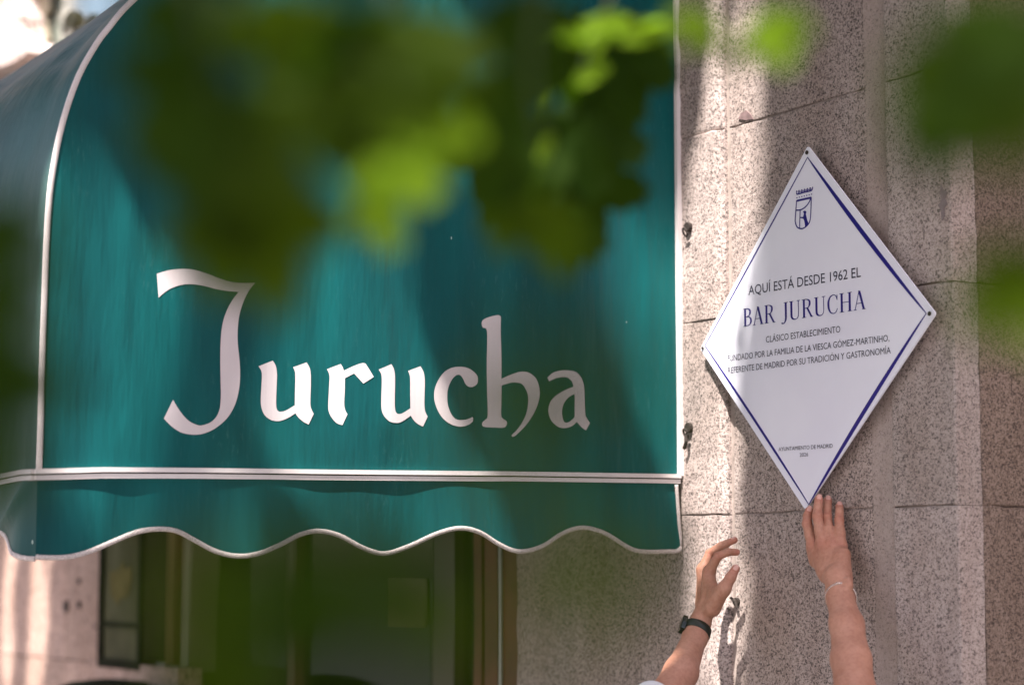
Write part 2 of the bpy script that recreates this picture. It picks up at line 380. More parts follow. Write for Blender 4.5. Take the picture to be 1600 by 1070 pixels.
# scar on the pale slab (grey patch)
pz = onY(1472, 312, -.006)
sc_ = [onY(px, py, -.0062) for px, py in [(1470,288),(1473,297),(1480,301),(1475,310),(1479,318),(1474,326),(1475,338),(1471,345),(1470,328),(1466,322),(1471,312),(1468,300)]]
MB().prism(sc_, (0, .004, 0)).build('stain_patch', plain('stain', (.25, .20, .20), .9, .2, 60), wall)
sc2 = [onY(px, py, -.0022) for px, py in [(1153,186),(1158,177),(1166,173),(1173,180),(1176,186),(1166,188)]]
MB().prism(sc2, (0, .004, 0)).build('chipped_patch', plain('chip', (.17, .11, .11), .95, .3, 60), wall)
# recess wall to the right of the corner
rw = thing('recess_wall', 'shaded reddish granite wall around the right hand corner', 'wall', (1.2, .9, 0))
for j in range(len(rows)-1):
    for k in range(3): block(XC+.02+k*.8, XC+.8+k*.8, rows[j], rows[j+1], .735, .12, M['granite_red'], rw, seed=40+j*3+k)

# ------------------------------------------------------------------ shopfront beyond the stone, under the awning
shop = thing('shopfront', 'dark brown wooden shopfront with glazed doors under the green awning', 'shopfront', (-2.4, .2, 0))
ZT = 3.25
def xpl(px): return wx(px, 950, -.02)
def post(name, px0, px1, y0, y1, mat, z0=.0, z1=ZT, parent=shop, yp=None):
    a = wx(px0, 950, y0 if yp is None else yp); b = wx(px1, 950, y0 if yp is None else yp)
    return MB().box((a, y0, z0), (b, y1, z1)).build(name, mat, parent)
post('stone_jamb', 812, 826, .012, .16, plain('olive_trim', (.17, .17, .13), .6, .1, 9))
post('door_frame', 785, 811, .03, .20, M['wood_red'])
post('frame_bead', 779, 783, .025, .20, M['grey_metal'])
post('door_frame', 757, 777, .05, .20, M['wood_red'])
post('door_frame', 740, 752, .07, .20, M['wood_red'])
post('door_stile', 676, 709, .10, .18, plain('dark_wood', (.035, .018, .012), .3, .3, 8))
post('door_stile', 448, 460, .10, .16, M['wood'])
post('frame_bead', 286, 298, .02, .12, plain('bronze_bead', (.20, .17, .10), .5, .1, 9), z0=onY(292, 1050, .02).z)
post('door_frame', 262, 285, .06, .20, M['wood'])
post('pale_panel', 226, 261, .03, .10, plain('pale_panel', (.42, .30, .16), .6, .12, 6), z0=onY(240, 1035, .03).z)
MB().box((wx(262, 950, .1), .10, 1.0), (wx(740, 950, .1), .16, 1.16)).build('door_rail', M['wood'], shop)
MB().box((xpl(158), -.06, 0), (xpl(300), .025, onY(240, 1040, -.06).z)).build('stone_plinth', M['stone_far'], shop)
MB().box((-3.9, .06, ZT), (XL, .3, ZT+.4)).build('lintel', M['wood'], shop)
for a, b in ((300, 447), (461, 675), (710, 739)):
    x0, x1 = wx(a, 950, .13), wx(b, 950, .13)
    MB().box((x0, .128, 1.17), (x1, .134, ZT)).build('glass_pane', M['glass'], shop)
    MB().box((x0, .12, .05), (x1, .15, .995)).build('kick_panel', M['wood'], shop)
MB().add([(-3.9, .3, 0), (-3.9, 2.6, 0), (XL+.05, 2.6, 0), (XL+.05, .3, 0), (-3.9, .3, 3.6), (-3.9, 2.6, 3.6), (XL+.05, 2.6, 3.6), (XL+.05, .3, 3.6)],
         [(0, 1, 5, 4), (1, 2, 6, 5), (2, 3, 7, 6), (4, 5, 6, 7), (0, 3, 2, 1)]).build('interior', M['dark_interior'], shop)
# notices and things seen on/behind the glass
def sheet(px0, px1, py0, py1, y, mat, name, label, cat):
    a = onY(px0, py0, y); b = onY(px1, py1, y)
    o = MB().box((a.x, y, b.z), (b.x, y+.003, a.z)).build(name, mat); tag(o, label, cat); return o
sheet(607, 664, 905, 978, .122, M['paper'], 'paper_notice', 'cream paper notice stuck on the dark door glass', 'notice')
sheet(655, 672, 838, 1066, .20, M['ochre'], 'door_curtain', 'narrow yellow curtain edge behind the door glass', 'curtain')
sheet(712, 738, 835, 958, .24, M['ochre'], 'yellow_poster', 'yellow poster behind the narrow side glass', 'poster')

# stone pilaster far left beyond the shopfront
pil = thing('stone_pilaster', 'smooth pink stone pilaster with bolt holes beyond the shopfront', 'pilaster', (-4.4, .1, 0))
xp = [wx(-90, 950, -.02), wx(8, 950, -.02), wx(103, 950, -.02), wx(158, 950, -.02)]
zj = onY(100, 1030, -.02).z
zr = [0, zj-.9, zj, zj+1.9-.6, zj+2.2]
for j in range(4):
    for k in range(1, 3):
        block(xp[k], xp[k+1], zr[j], zr[j+1], -.02, .2, M['stone_far'], pil, seed=60+j*4+k, round_r=.02 if k == 2 else 0, gap=.002)
    MB().box((xp[0], .02, zr[j]), (xp[1]-.004, .25, zr[j+1]-.004)).build('stone_block', M['stone_far'], pil)
for px, py, r in ((124, 908, .011), (124, 944, .013), (104, 947, .022)):
    c = onY(px, py, -.022)
    MB().tube([c+Vector((0, -.006, 0)), c+Vector((0, .01, 0))], r, 12).build('bolt', M['rust'], pil)
CF = plain('case_trim', (.02, .02, .012), .9, .2, 9, spec=.05)
# display case beside the door
case = thing('display_case', 'dark green wall display case with a pale map shape inside', 'display case', onY(192, 1035, -.03))
c0, c1 = onY(161, 850, -.05), onY(224, 1033, -.05)
MB().box((c0.x, -.05, c1.z), (c1.x, .03, 2.6)).build('case_box', M['case_green'], case)
for a, b in (((c0.x-.001, -.062, c1.z-.03), (c0.x+.03, -.0505, 2.6)), ((c1.x-.03, -.062, c1.z-.03), (c1.x+.001, -.0505, 2.6)), ((c0.x+.031, -.062, c1.z-.03), (c1.x-.031, -.0505, c1.z))):
    MB().box(a, b).build('case_frame', CF, case)
zr_ = onY(190, 975, -.05).z
MB().box((c0.x+.032, -.058, zr_-.008), (c1.x-.032, -.0505, zr_+.008)).build('case_rail', CF, case)
mp_ = [onY(px, py, -.053) for px, py in [(172,893),(186,890),(193,876),(196,888),(206,885),(207,905),(203,925),(197,933),(188,934),(184,944),(179,936),(174,930),(172,910)]]
MB().prism(mp_, (0, .0015, 0)).build('map_shape', plain('map_tone', (.13, .105, .045), .9, .2, 10, spec=.05), case)
MB().box((c0.x+.04, -.0545, c1.z+.10), (c1.x-.05, -.0506, zr_-.02)).build('lower_card', plain('card', (.07, .065, .03), .8, .1, 9), case)
# bin top just rising into view
bt = thing('litter_bin', 'dark grey green litter bin top in front of the stone pilaster', 'bin', (onY(175, 1070, -.25).x, -.25, 0))
bc = onY(168, 1060, -.25)
MB().tube([(bc.x, -.25, 0), (bc.x, -.25, bc.z-.16), (bc.x, -.25, bc.z-.15)], [.26, .26, .265], 28).build('bin_body', M['case_green'], bt, True)
MB().tube([(bc.x, -.25, bc.z-.149), (bc.x, -.25, bc.z-.10), (bc.x, -.25, bc.z-.05), (bc.x, -.25, bc.z-.01), (bc.x, -.25, bc.z)], [.275, .27, .22, .12, .03], 28).build('bin_lid', M['case_green'], bt, True)

# upper facade, top left
up = thing('upper_window', 'pale reflecting upper window behind the top of the awning', 'window', (-3.9, .05, 3.5))
ua, ub = wx(12, 50, .06), wx(420, 50, .06)
MB().box((ua, .058, 3.42), (ub, .066, 6.2)).build('pane', M['mirror_glass'], up)
MB().box((ua, .02, 3.36), (ub, .12, 3.418)).build('sill', M['stone_far'], up)
b1 = [onY(px, py, .03) for px, py in [(61,-40),(78,-40),(76,16),(70,22),(73,60),(67,78),(70,30),(60,18)]]
MB().prism(b1, (0, .02, 0)).build('mullion', plain('tan_frame', (.30, .26, .19), .6, .1, 9), up)
lt = thing('wall_bracket', 'small rusty olive bracket in front of the upper window above the awning', 'bracket', onY(109, 30, .02))
bb = [onY(px, py, .0) for px, py in [(101,25),(110,16),(117,20),(119,32),(113,42),(102,44),(100,34)]]
MB().prism(bb, (0, .035, 0)).build('bracket_body', plain('brkt', (.16, .15, .07), .7, .4, 40), lt)
MB().tube([onY(110, 36, .01), onY(122, 60, .03)], .006, 8).build('bracket_arm', M['rust'], lt)
MB().tube([onY(104, 30, .0), onY(101, 52, .04)], .008, 8).build('bracket_arm', M['rust'], lt)
corb = thing('stone_corbel', 'sunlit pitted pink stone corbel at the top left', 'corbel', onY(5, 100, -.06))
cp = [onY(px, py, -.08) for px, py in [(-120,-60),(12,-60),(17,0),(22,12),(27,20),(28,45),(29,62),(34,69),(39,74),(40,80),(38,86),(20,97),(0,104),(-120,125)]]
MB().prism(cp, (0, .22, 0)).build('corbel_stone', granite('pitted_stone', (.60, .50, .48), (.5, .41, .39), (.20, .15, .14), grain=60, dens=.2), corb)
fa = thing('upper_facade', 'plain stone facade above the shopfront', 'wall', (-2.5, .3, 3.4))
MB().box((ub+.02, .04, ZT+.42), (XL-.01, .4, 7)).build('facade_panel', M['stone_far'], fa)
MB().box((-9, .07, 3.3), (ub, .4, 3.36)).build('facade_band', M['stone_far'], fa)
MB().box((-12, .05, 0), (xp[0]-.01, .4, 7)).build('facade_wall', M['stone_far'], fa)
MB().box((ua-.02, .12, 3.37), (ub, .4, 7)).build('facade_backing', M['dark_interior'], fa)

# ------------------------------------------------------------------ awning
aw = thing('awning', 'glossy green curved shop awning lettered Jurucha with white piping and scalloped valance', 'awning', (XA, 0, 2.2))
prof_px = [(58,736),(60,680),(62,600),(66,480),(72,335),(80,262),(95,190),(119,120),(148,68),(168,42),(188,17)]
prof = [onX(x, y, XA) for x, y in prof_px]
tz = [(-p.y, p.z) for p in prof]
tl = tz[-1]; ztop = tl[1]+.62
for k in range(1, 15):
    t = k/14
    a0 = Vector(tl); a1 = a0+Vector((-.17, .20)); a2 = Vector((.62, ztop+.01)); a3 = Vector((.012, ztop))
    b = a0*(1-t)**3+a1*3*t*(1-t)**2+a2*3*t*t*(1-t)+a3*t**3
    tz.append((b.x, b.y))
tz = [(p.x, p.y) for p in catmull([Vector((a, b, 0)) for a, b in tz], 3)]
zb_l = tz[0][1]; zb_r = onX(1064, 742, XA).z
def fold(y, z):
    t = -y
    s = min(1, max(0, (t-.02)/.12))*min(1, max(0, (Tedge(max(z, zb_l+.001))-.015-t)/.10))*min(1, max(0, (z-zb_r+.02)/.10))
    d = .0062*math.sin(t*15+1.3*math.sin(z*2.1)-z*3.6)+.0036*math.sin(t*37-z*9.0+1+.8*math.sin(z*5))*min(1, .3+max(0, math.sin(t*5-z)))+.0012*math.sin(t*83-z*23+2*math.sin(z*7))*max(0, math.sin(t*7+z*2))
    return s*d
def Tedge(z):
    for (a, b), (c, d) in zip(tz, tz[1:]):
        if b <= z <= d and d > b: return a+(c-a)*(z-b)/(d-b)
    return tz[-1][0] if z > tz[-1][1] else tz[0][0]
def panel():
    nr, nc = 150, 110; v = []
    for j in range(nr+1):
        q = j/nr
        zl = zb_l+(ztop-.004-zb_l)*q
        T = Tedge(zl)
        for i in range(nc+1):
            t = T*i/nc
            zbot = zb_r+(zb_l-zb_r)*(t/1.47)
            z = zbot+(ztop-.004-zbot)*q if T > .02 else zl
            TT = Tedge(max(z, zb_l)) if i == nc else T
            v.append((XA+fold(-t, z), -t, z))
    f = [(j*(nc+1)+i, j*(nc+1)+i+1, (j+1)*(nc+1)+i+1, (j+1)*(nc+1)+i) for j in range(nr) for i in range(nc)]
    return mk('side_panel', v, f, M['vinyl'], aw, True)
panel()
LEN = 3.15
def front():
    v = []; nx = 90; m = len(tz)
    for i in range(nx+1):
        s = LEN*i/nx
        for k, (t, z) in enumerate(tz):
            if k == 0: nrm = Vector((1, 0))
            dt = tz[min(k+1, m-1)][0]-tz[max(k-1, 0)][0]; dz = tz[min(k+1, m-1)][1]-tz[max(k-1, 0)][1]
            l = math.hypot(dt, dz); nt_, nz_ = dz/l, -dt/l
            q = k/(m-1); w_ = math.sin(min(1, s/LEN)*math.pi)*math.sin(q*math.pi)
            sag = -.030*w_ + .006*math.sin(s*9+q*8)*w_ - .010*math.exp(-((s-.10-q*.25)/.07)**2)*math.sin(q*math.pi)
            v.append((XA-s, -(t+nt_*sag), z+nz_*sag))
    f = [(i*m+k, i*m+k+1, (i+1)*m+k+1, (i+1)*m+k) for i in range(nx) for k in range(m-1)]
    return mk('front_panel', v, f, M['vinyl'], aw, True)
front()
# far end panel and piping, near piping
far_pts = [Vector((XA-LEN, 0.0, zb_l))]+[Vector((XA-LEN, -t, z)) for t, z in tz]
MB().prism(far_pts, (-.002, 0, 0)).build('side_panel', M['vinyl'], aw)
pp = [Vector((XA+.001, -t+.0035, z)) for t, z in tz]
MB().tube(pp, .0058, 10, flat=.55, up=(1, 0, 0)).build('piping', M['piping'], aw, True)
# vertical wall trim: two strips with a groove
zt0 = zb_r-.002
MB().box((XA-.004, -.026, zt0), (XA+.010, -.0125, 4.3)).build('wall_trim', M['rail'], aw)
MB().box((XA-.004, -.0085, zt0-.012), (XA+.004, .0, 4.3)).build('wall_trim', M['rail'], aw)
# bottom rail: upper and lower lip with a dark groove between
rc = Vector((XA, 0, 0))
def railpt(px, py): return onX(px, py, XA+.004)
r_up = [railpt(*p) for p in [(55,738),(160,735),(320,736),(560,739),(800,741),(1000,744),(1062,745)]]
def strip(path, h, th, dz, name, mat, parent, dx=0):
    v = []; f = []
    for p in path:
        for (a, b) in ((0, 0), (th, 0), (th, h), (0, h)): v.append(p+Vector((dx+a, 0, dz+b)))
    for i in range(len(path)-1):
        for k in range(4): f.append((i*4+k, i*4+(k+1) % 4, (i+1)*4+(k+1) % 4, (i+1)*4+k))
    f += [(0, 3, 2, 1), tuple(len(v)-4+k for k in range(4))]
    return MB().add(v, f).build(name, mat, parent)
strip(r_up, .0085, .010, -.0025, 'bottom_rail', M['rail'], aw, -.004)
strip(r_up, .0022, .004, -.0050, 'rail_groove', M['rust'], aw, -.004)
strip(r_up, .0085, .007, -.0138, 'bottom_rail', M['rail'], aw, -.004)
YF = r_up[0].y
fr = [Vector((XA-.001, YF, r_up[0].z)), Vector((XA-.06, YF-.001, r_up[0].z+.001)), Vector((XA-.2, YF, r_up[0].z-.003)), Vector((XA-1.2, YF, r_up[0].z-.006)), Vector((XA-LEN, YF, r_up[0].z))]
for h_, dz_, nm, mt in ((.0085, -.0025, 'bottom_rail', M['rail']), (.0022, -.005, 'rail_groove', M['rust']), (.0085, -.0138, 'bottom_rail', M['rail'])):
    v = []; f = []
    for p in fr:
        th = .009 if nm == 'bottom_rail' else .005
        for (a, b) in ((0, 0), (-th, 0), (-th, h_), (0, h_)): v.append(p+Vector((0, a+.003, dz_+b)))
    for i in range(len(fr)-1):
        for k in range(4): f.append((i*4+k, i*4+(k+1) % 4, (i+1)*4+(k+1) % 4, (i+1)*4+k))
    f += [(0, 3, 2, 1), tuple(len(v)-4+k for k in range(4))]
    MB().add(v, f).build(nm, mt, aw)
# valance, side: hangs from the rail
sc_px = [(56,870),(85,871),(110,869),(140,861),(180,845),(215,831),(245,826),(275,829),(305,844),(335,860),(365,868),(395,865),(430,851),(465,835),(498,829),(530,836),(562,853),(590,863),(612,863),(645,851),(680,833),(712,825),(745,832),(775,849),(800,860),(822,860),(850,851),(880,834),(912,824),(942,832),(968,850),(988,860),(1010,862),(1040,861.5),(1053,861),(1060,857)]
sc_pts = catmull([onX(x, y, XA+.003) for x, y in sc_px], 4)
TC = -sc_pts[0].y
def vfold(y, q):
    t = -y
    e = min(1, max(0, TC-t)/.18)
    return e*(q*(.010*math.sin(t*13.5+.6)+.005*math.sin(t*31+2))*min(1, t/.1)+.006*q*q)
v = []; nq = 14; f = []
ztopv = lambda y: np.interp(-y, [-p.y for p in reversed(r_up)], [p.z for p in reversed(r_up)])-.004
for p in sc_pts:
    for k in range(nq+1):
        q = k/nq; zt = float(ztopv(p.y))
        v.append(Vector((XA+.001+vfold(p.y, q), p.y, zt+(p.z-zt)*q)))
mcols = len(sc_pts)
f = [(i*(nq+1)+k, (i+1)*(nq+1)+k, (i+1)*(nq+1)+k+1, i*(nq+1)+k+1) for i in range(mcols-1) for k in range(nq)]
val = mk('valance', v, f, M['vinyl'], aw, True)
edge = [Vector((XA+.002+vfold(p.y, 1), p.y, p.z)) for p in sc_pts]
re_top = onX(1056, 757, XA+.004)
edge_r = edge+catmull([edge[-1]]+[onX(x, y, XA+.006) for x, y in [(1062,852),(1063,842),(1061,815),(1058.5,780),(1057,757)]], 4)[1:]
def braid(name='u'):
    m, nt, b = newmat('braid')
    wv = N(nt, 'ShaderNodeTexNoise', Scale=420, Detail=3); nt.links.new(coords(nt), wv.inputs['Vector'])
    r = ramp(nt, [(.35, (.36, .30, .29)), (.6, (.66, .58, .56))], wv.outputs[0]); nt.links.new(r.outputs[0], b.inputs['Base Color'])
    b.inputs['Roughness'].default_value = .8
    bp = N(nt, 'ShaderNodeBump', Strength=.7, Distance=.002); nt.links.new(wv.outputs[0], bp.inputs['Height']); nt.links.new(bp.outputs[0], b.inputs['Normal'])
    return m
M['braid'] = braid()
MB().tube(edge_r, .0046, 8, flat=.55, up=(1, 0, 0)).build('edge_binding', M['braid'], val, True)
# valance, front
amp = onX(62, 873, XA).z; zt = r_up[0].z-.004
v = []; nxs = 200; low = []
for i in range(nxs+1):
    s = LEN*i/nxs
    ph = s/.44
    zb = amp+.060*.5*(1-math.cos(2*math.pi*ph)) + .012*math.exp(-(s/.02)**2)*0
    low.append(zb)
    for k in range(nq+1):
        q = k/nq
        cr = -.012*math.exp(-((s-.015-.16*q)/.020)**2)*math.sin(q*math.pi*.8+.2)*min(1, s/.02)
        yy = YF-.002-q*(.012*math.sin(s*13+1)+.004*math.sin(s*37))*min(1, s/.06)+cr
        yy = -TC+(yy+TC)*min(1, s/.03)
        v.append(Vector((XA+.001-s, yy, zt+(zb-zt)*q)))
f = [(i*(nq+1)+k, (i+1)*(nq+1)+k, (i+1)*(nq+1)+k+1, i*(nq+1)+k+1) for i in range(nxs) for k in range(nq)]
val = mk('valance', v, f, M['vinyl'], aw, True)
MB().tube([v[i*(nq+1)+nq]+Vector((0, -.001, 0)) for i in range(nxs+1)], .0046, 8, flat=.55, up=(0, 1, 0)).build('edge_binding', M['braid'], val, True)
MB().box((XA-.012, -.02, zb_r-.07), (XA-.002, .0, zb_r-.017)).build('wall_bracket', M['rust'], aw)
for q in (0, .5, 1):   # frame bows inside the awning
    if q == .5:
        MB().tube([Vector((XA-LEN*q, -t+.05, z-.06)) for t, z in tz[:-6:3]], .011, 8).build('frame_bow', M['grey_metal'], aw, True)

# letters: traced outlines in the panel's plane, cut into strips so they follow the folds
def smooth_outline(pts, n=5):
    """pts (x, y, corner?) : Catmull-Rom between corners"""
    m = len(pts); ci = [i for i, p in enumerate(pts) if len(p) > 2 and p[2]]
    if not ci: return [(p.x, p.y) for p in catmull([Vector((p[0], p[1], 0)) for p in pts], n, True)]
    out = []
    for a, b in zip(ci, ci[1:]+[ci[0]+m]):
        seg = [Vector((pts[i % m][0], pts[i % m][1], 0)) for i in range(a, b+1)]
        s = catmull(seg, n) if len(seg) > 2 else seg
        out += [(p.x, p.y) for p in s[:-1]]
    return out
C = 1
glyphs = []
z1 = lambda P: [(230+x/3.822, 410+y/3.822, *c) for x, y, *c in P]
glyphs.append([z1([(52,70,C),(120,50),(200,42),(270,47),(350,70),(430,98),(510,118),(580,122),(655,120,C),(620,160),(585,225),(555,310),(543,400),(542,480),(550,560),(555,650),(548,750),(520,850),(470,930),(400,990),(330,1022),(270,1028),(200,1016),(140,978),(95,932,C),(148,820,C),(190,890),(240,945),(290,970),(320,973),(370,955),(405,920),(425,870),(432,800),(431,700),(430,580),(433,480),(440,400),(460,320),(500,240),(550,176,C),(480,172),(400,160),(330,143),(260,133),(190,138),(120,165),(62,212,C)])])
z2 = lambda P: [(400+x/8, 550+y/8, *c) for x, y, *c in P]
glyphs.append([z2([(48,174,C),(225,103,C),(260,165),(275,250),(276,340),(270,500),(268,660),(285,725),(325,742),(390,725),(492,662,C),(493,500),(496,320),(490,240),(468,188,C),(638,127,C),(675,190),(690,260),(692,400),(686,560),(686,660),(700,715),(728,770,C),(662,903,C),(600,870),(540,820),(500,762,C),(420,815),(340,850),(270,858),(190,838),(120,780),(85,700),(74,600),(85,400),(90,280),(80,225)])])
glyphs.append([z2([(897,212,C),(1062,148,C),(1085,190),(1098,232,C),(1200,180),(1290,145),(1335,145),(1360,175),(1442,315,C),(1320,396,C),(1215,268,C),(1112,325,C),(1112,480),(1108,640),(1120,720),(1148,775,C),(1090,910,C),(1020,885),(960,820),(922,745),(914,660),(922,480),(930,320),(920,260)])])
z3 = lambda P: [(580+x/8.233, 550+y/8.233, *c) for x, y, *c in P]
glyphs.append([z3([(64,230,C),(238,158,C),(270,215),(285,290),(286,400),(280,560),(278,700),(292,775),(330,798),(390,785),(498,722,C),(497,560),(498,370),(492,300),(470,242,C),(635,182,C),(670,245),(687,320),(690,440),(684,600),(686,720),(700,780),(725,830,C),(665,957,C),(600,925),(545,880),(502,818,C),(420,870),(350,905),(285,912),(200,892),(130,820),(100,735),(97,600),(102,430),(102,330),(92,280)])])
glyphs.append([z3([(1332,830,C),(1335,870),(1322,895),(1270,930),(1200,952),(1120,955),(1030,930),(940,870),(870,780),(825,670),(808,570),(820,460),(865,350),(940,255),(1040,202),(1150,186),(1250,198),(1330,240),(1385,300),(1395,360),(1380,410),(1330,443),(1280,443),(1235,410),(1205,350),(1175,305),(1140,290),(1090,305),(1030,370),(985,470),(975,560),(980,660),(1010,760),(1060,840),(1120,870),(1200,870),(1270,855)])])
z4 = lambda P: [(740+x/5.095, 480+y/5.095, *c) for x, y, *c in P]
glyphs.append([z4([(76,130),(82,103),(120,80),(190,63),(212,70),(218,90),(217,200),(222,400),(225,568,C),(300,535),(370,514),(430,522),(485,570),(512,650),(510,740),(480,830),(430,910),(370,985),(325,1027),(310,1015),(345,975),(390,900),(420,820),(430,730),(418,670),(385,615),(340,600),(290,602),(228,622,C),(230,760),(230,862),(245,885),(270,905),(272,930),(250,956),(180,955),(105,950),(84,935),(88,910),(110,890),(124,860),(122,700),(118,450),(115,195),(85,160)])])
glyphs.append([z4([(576,562,C),(620,525),(670,507),(740,505),(800,518),(845,560),(868,630),(872,720),(876,850),(890,885),(915,920,C),(880,978,C),(845,955),(808,912,C),(770,945),(720,960),(670,955),(620,920),(590,870),(582,810),(600,750),(650,700),(720,658),(780,632,C),(765,590),(730,562),(690,558),(640,568),(592,592,C)]),
               z4([(790,690,C),(740,720),(705,770),(692,830),(697,880),(715,915),(750,910),(790,875,C)])])
def film(loops_px, name, label=None):
    cu = bpy.data.curves.new('tmp', 'CURVE'); cu.dimensions = '2D'; cu.fill_mode = 'FRONT'
    for L in loops_px:
        o = smooth_outline(L); sp = cu.splines.new('POLY'); sp.points.add(len(o)-1); sp.use_cyclic_u = True
        for i, (x, y) in enumerate(o):
            p = onX(x, y, XA); sp.points[i].co = (p.y, p.z, 0, 1)
    ob = bpy.data.objects.new('tmp', cu); COL.objects.link(ob)
    dg = bpy.context.evaluated_depsgraph_get()
    me = bpy.data.meshes.new_from_object(ob.evaluated_get(dg)); bpy.data.objects.remove(ob)
    bm = bmesh.new(); bm.from_mesh(me)
    ys = [v.co.x for v in bm.verts]; zs = [v.co.y for v in bm.verts]
    for a, lo, hi in ((0, min(ys), max(ys)), (1, min(zs), max(zs))):
        c = lo+.006
        while c < hi:
            co = [0, 0, 0]; co[a] = c; no = [0, 0, 0]; no[a] = 1
            bmesh.ops.bisect_plane(bm, geom=bm.verts[:]+bm.edges[:]+bm.faces[:], plane_co=co, plane_no=no); c += .012
    off = parent_loc(aw)
    for v in bm.verts:
        y, z = v.co.x, v.co.y
        v.co = Vector((XA+fold(y, z)+.0008, y, z))-off
    me2 = bpy.data.meshes.new(name); bm.to_mesh(me2); bm.free(); me2.materials.append(M['letter_film'])
    o = bpy.data.objects.new(name, me2); COL.objects.link(o); o.parent = aw; return o
for g in glyphs: film(g, 'letter')

# small iron fixings on the wall
def hook(px, py, s, label, sid=0):
    c = onY(px, py, -.018); t = thing('iron_hook', label, 'hook', c, 'iron hooks beside the awning')
    MB().tube([c+Vector((0, .004, 0)), c+Vector((0, -.006, 0))], .013*s, 12).build('base_plate', M['rust'], t)
    ring = [c+Vector((.008*s*math.cos(a), -.010-.004*math.sin(a), -.004-.010*s+.011*s*math.sin(a))) for a in [2*math.pi*k/16 for k in range(17)]]
    MB().tube(ring, .0028*s, 8).build('ring', M['rust'], t, True)
    if sid: MB().tube([c+Vector((0, -.01, -.012)), c+Vector((.004, -.012, -.03)), c+Vector((-.006, -.01, -.045))], .004, 8).build('stub', M['rust'], t)
hook(1076, 355, .8, 'rusty iron hook on the wall beside the awning trim, upper of the two')
hook(1077, 668, .85, 'rusty iron hook on the wall beside the awning trim, lower of the two', 1)
c = onY(1150, 940, -.004); t = thing('wall_anchor', 'dark rusty anchor plug in the wall behind the left hand', 'wall anchor', c)
MB().tube([c+Vector((0, .006, 0)), c+Vector((0, -.0015, 0))], .009, 14).build('plug', M['rust'], t)
MB().tube([c+Vector((-.014, -.002, .008)), c+Vector((.003, -.005, .002)), c+Vector((.008, -.004, -.012))], .003, 8).build('wire', M['rust'], t)

# ------------------------------------------------------------------ plaque
YP = -.034
pc = [onY(1262, 228, YP), onY(1462, 490, YP), onY(1258, 796, YP), onY(1094, 545, YP)]
cen = (pc[0]+pc[1]+pc[2]+pc[3])/4
print('PLAQUE', [tuple(round(x, 3) for x in (p-cen)) for p in pc])
plq = thing('plaque', 'white diamond commemorative plaque for Bar Jurucha with dark blue border', 'plaque', pc[2])
def offp(pts, d): return [p+(p-cen).normalized()*d for p in pts]
def rc_poly(pts, r=.006):
    out = []
    for i, p in enumerate(pts):
        a = pts[i-1]; b = pts[(i+1) % len(pts)]
        p0 = p+(a-p).normalized()*r; p2 = p+(b-p).normalized()*r
        for t in (0, .33, .66, 1): out.append(p0*(1-t)**2+p*2*t*(1-t)+p2*t*t)
    return out
body_o = MB().prism(rc_poly(pc), (0, .0035, 0)).build('plate', M['enamel'], plq)
inn = [onY(x, y, YP) for x, y in [(1262,246),(1447.5,489.5),(1264,788),(1101.5,540)]]
yi = YP-.0006
def ink_poly(pts, name, mat): return MB().prism([Vector((p.x, yi, p.z)) for p in pts], (0, .0003, 0)).build(name, mat, plq)
for i, wd in enumerate((.0088, .0085, .0048, .0020)):
    a, b = inn[i], inn[(i+1) % 4]; d = (b-a).normalized(); nrm = Vector((-d.z, 0, d.x))
    if nrm.dot(cen-a) < 0: nrm = -nrm
    o1 = []; o2 = []
    for k in range(17):
        q = k/16; ww = .0010+wd*math.sin(q*math.pi)**.8
        p = a+(b-a)*q; o1.append(p-nrm*.0008); o2.append(p+nrm*(ww*.92))
    ink_poly(o1+o2[::-1], 'border_line', M['ink'])
for (x, y) in [(1261,238.5),(1452.5,490)]:
    c = onY(x, y, YP-.001)
    MB().tube([c, c+Vector((0, -.0015, 0))], .0042, 14).build('screw_hole', M['rust'], plq)
c = onY(1098, 544, YP-.001); MB().tube([c, c+Vector((0, -.0015, 0))], .0035, 14).build('screw_hole', M['rust'], plq)
# text
def text_line(s, pl, pr, hpx, mat, thin=.0, name='lettering', track=1.0):
    cu = bpy.data.curves.new('tmp', 'FONT'); cu.body = s; cu.size = 1; cu.offset = thin; cu.resolution_u = 3; cu.space_character = track
    ob = bpy.data.objects.new('tmp', cu); COL.objects.link(ob)
    dg = bpy.context.evaluated_depsgraph_get(); me = bpy.data.meshes.new_from_object(ob.evaluated_get(dg)); bpy.data.objects.remove(ob)
    co = [v.co.copy() for v in me.vertices]; x0 = min(c.x for c in co); x1 = max(c.x for c in co)
    fit(co, x0, x1, .729, pl, pr, hpx, me, mat, name)
def fit(co, x0, x1, cap, pl, pr, hpx, me, mat, name):
    A = onY(*pl, yi); B = onY(*pr, yi); h = (onY(pl[0], pl[1]-hpx[0], yi).z-A.z); h2 = (onY(pr[0], pr[1]-hpx[1], yi).z-B.z)
    hh = (h+h2)/2
    off = parent_loc(plq)
    for i, c in enumerate(co):
        q = (c.x-x0)/(x1-x0); p = A.lerp(B, q)+Vector((0, 0, hh*c.y/cap)); p.y = yi; me.vertices[i].co = p-off
    me.materials.clear(); me.materials.append(mat); me.name = name
    o = bpy.data.objects.new(name, me); COL.objects.link(o); o.parent = plq
text_line('AQUÍ ESTÁ DESDE 1962 EL', (1169.5,461), (1345,432.5), (15.5,16.3), M['ink_black'], .0)
text_line('CLÁSICO ESTABLECIMIENTO', (1196.8,535.3), (1313,519), (10.3,10.8), M['ink_black'])
text_line('FUNDADO POR LA FAMILIA DE LA VIESCA GÓMEZ-MARTINHO,', (1136.8,564.5), (1389.5,532.8), (9.9,11), M['ink_black'])
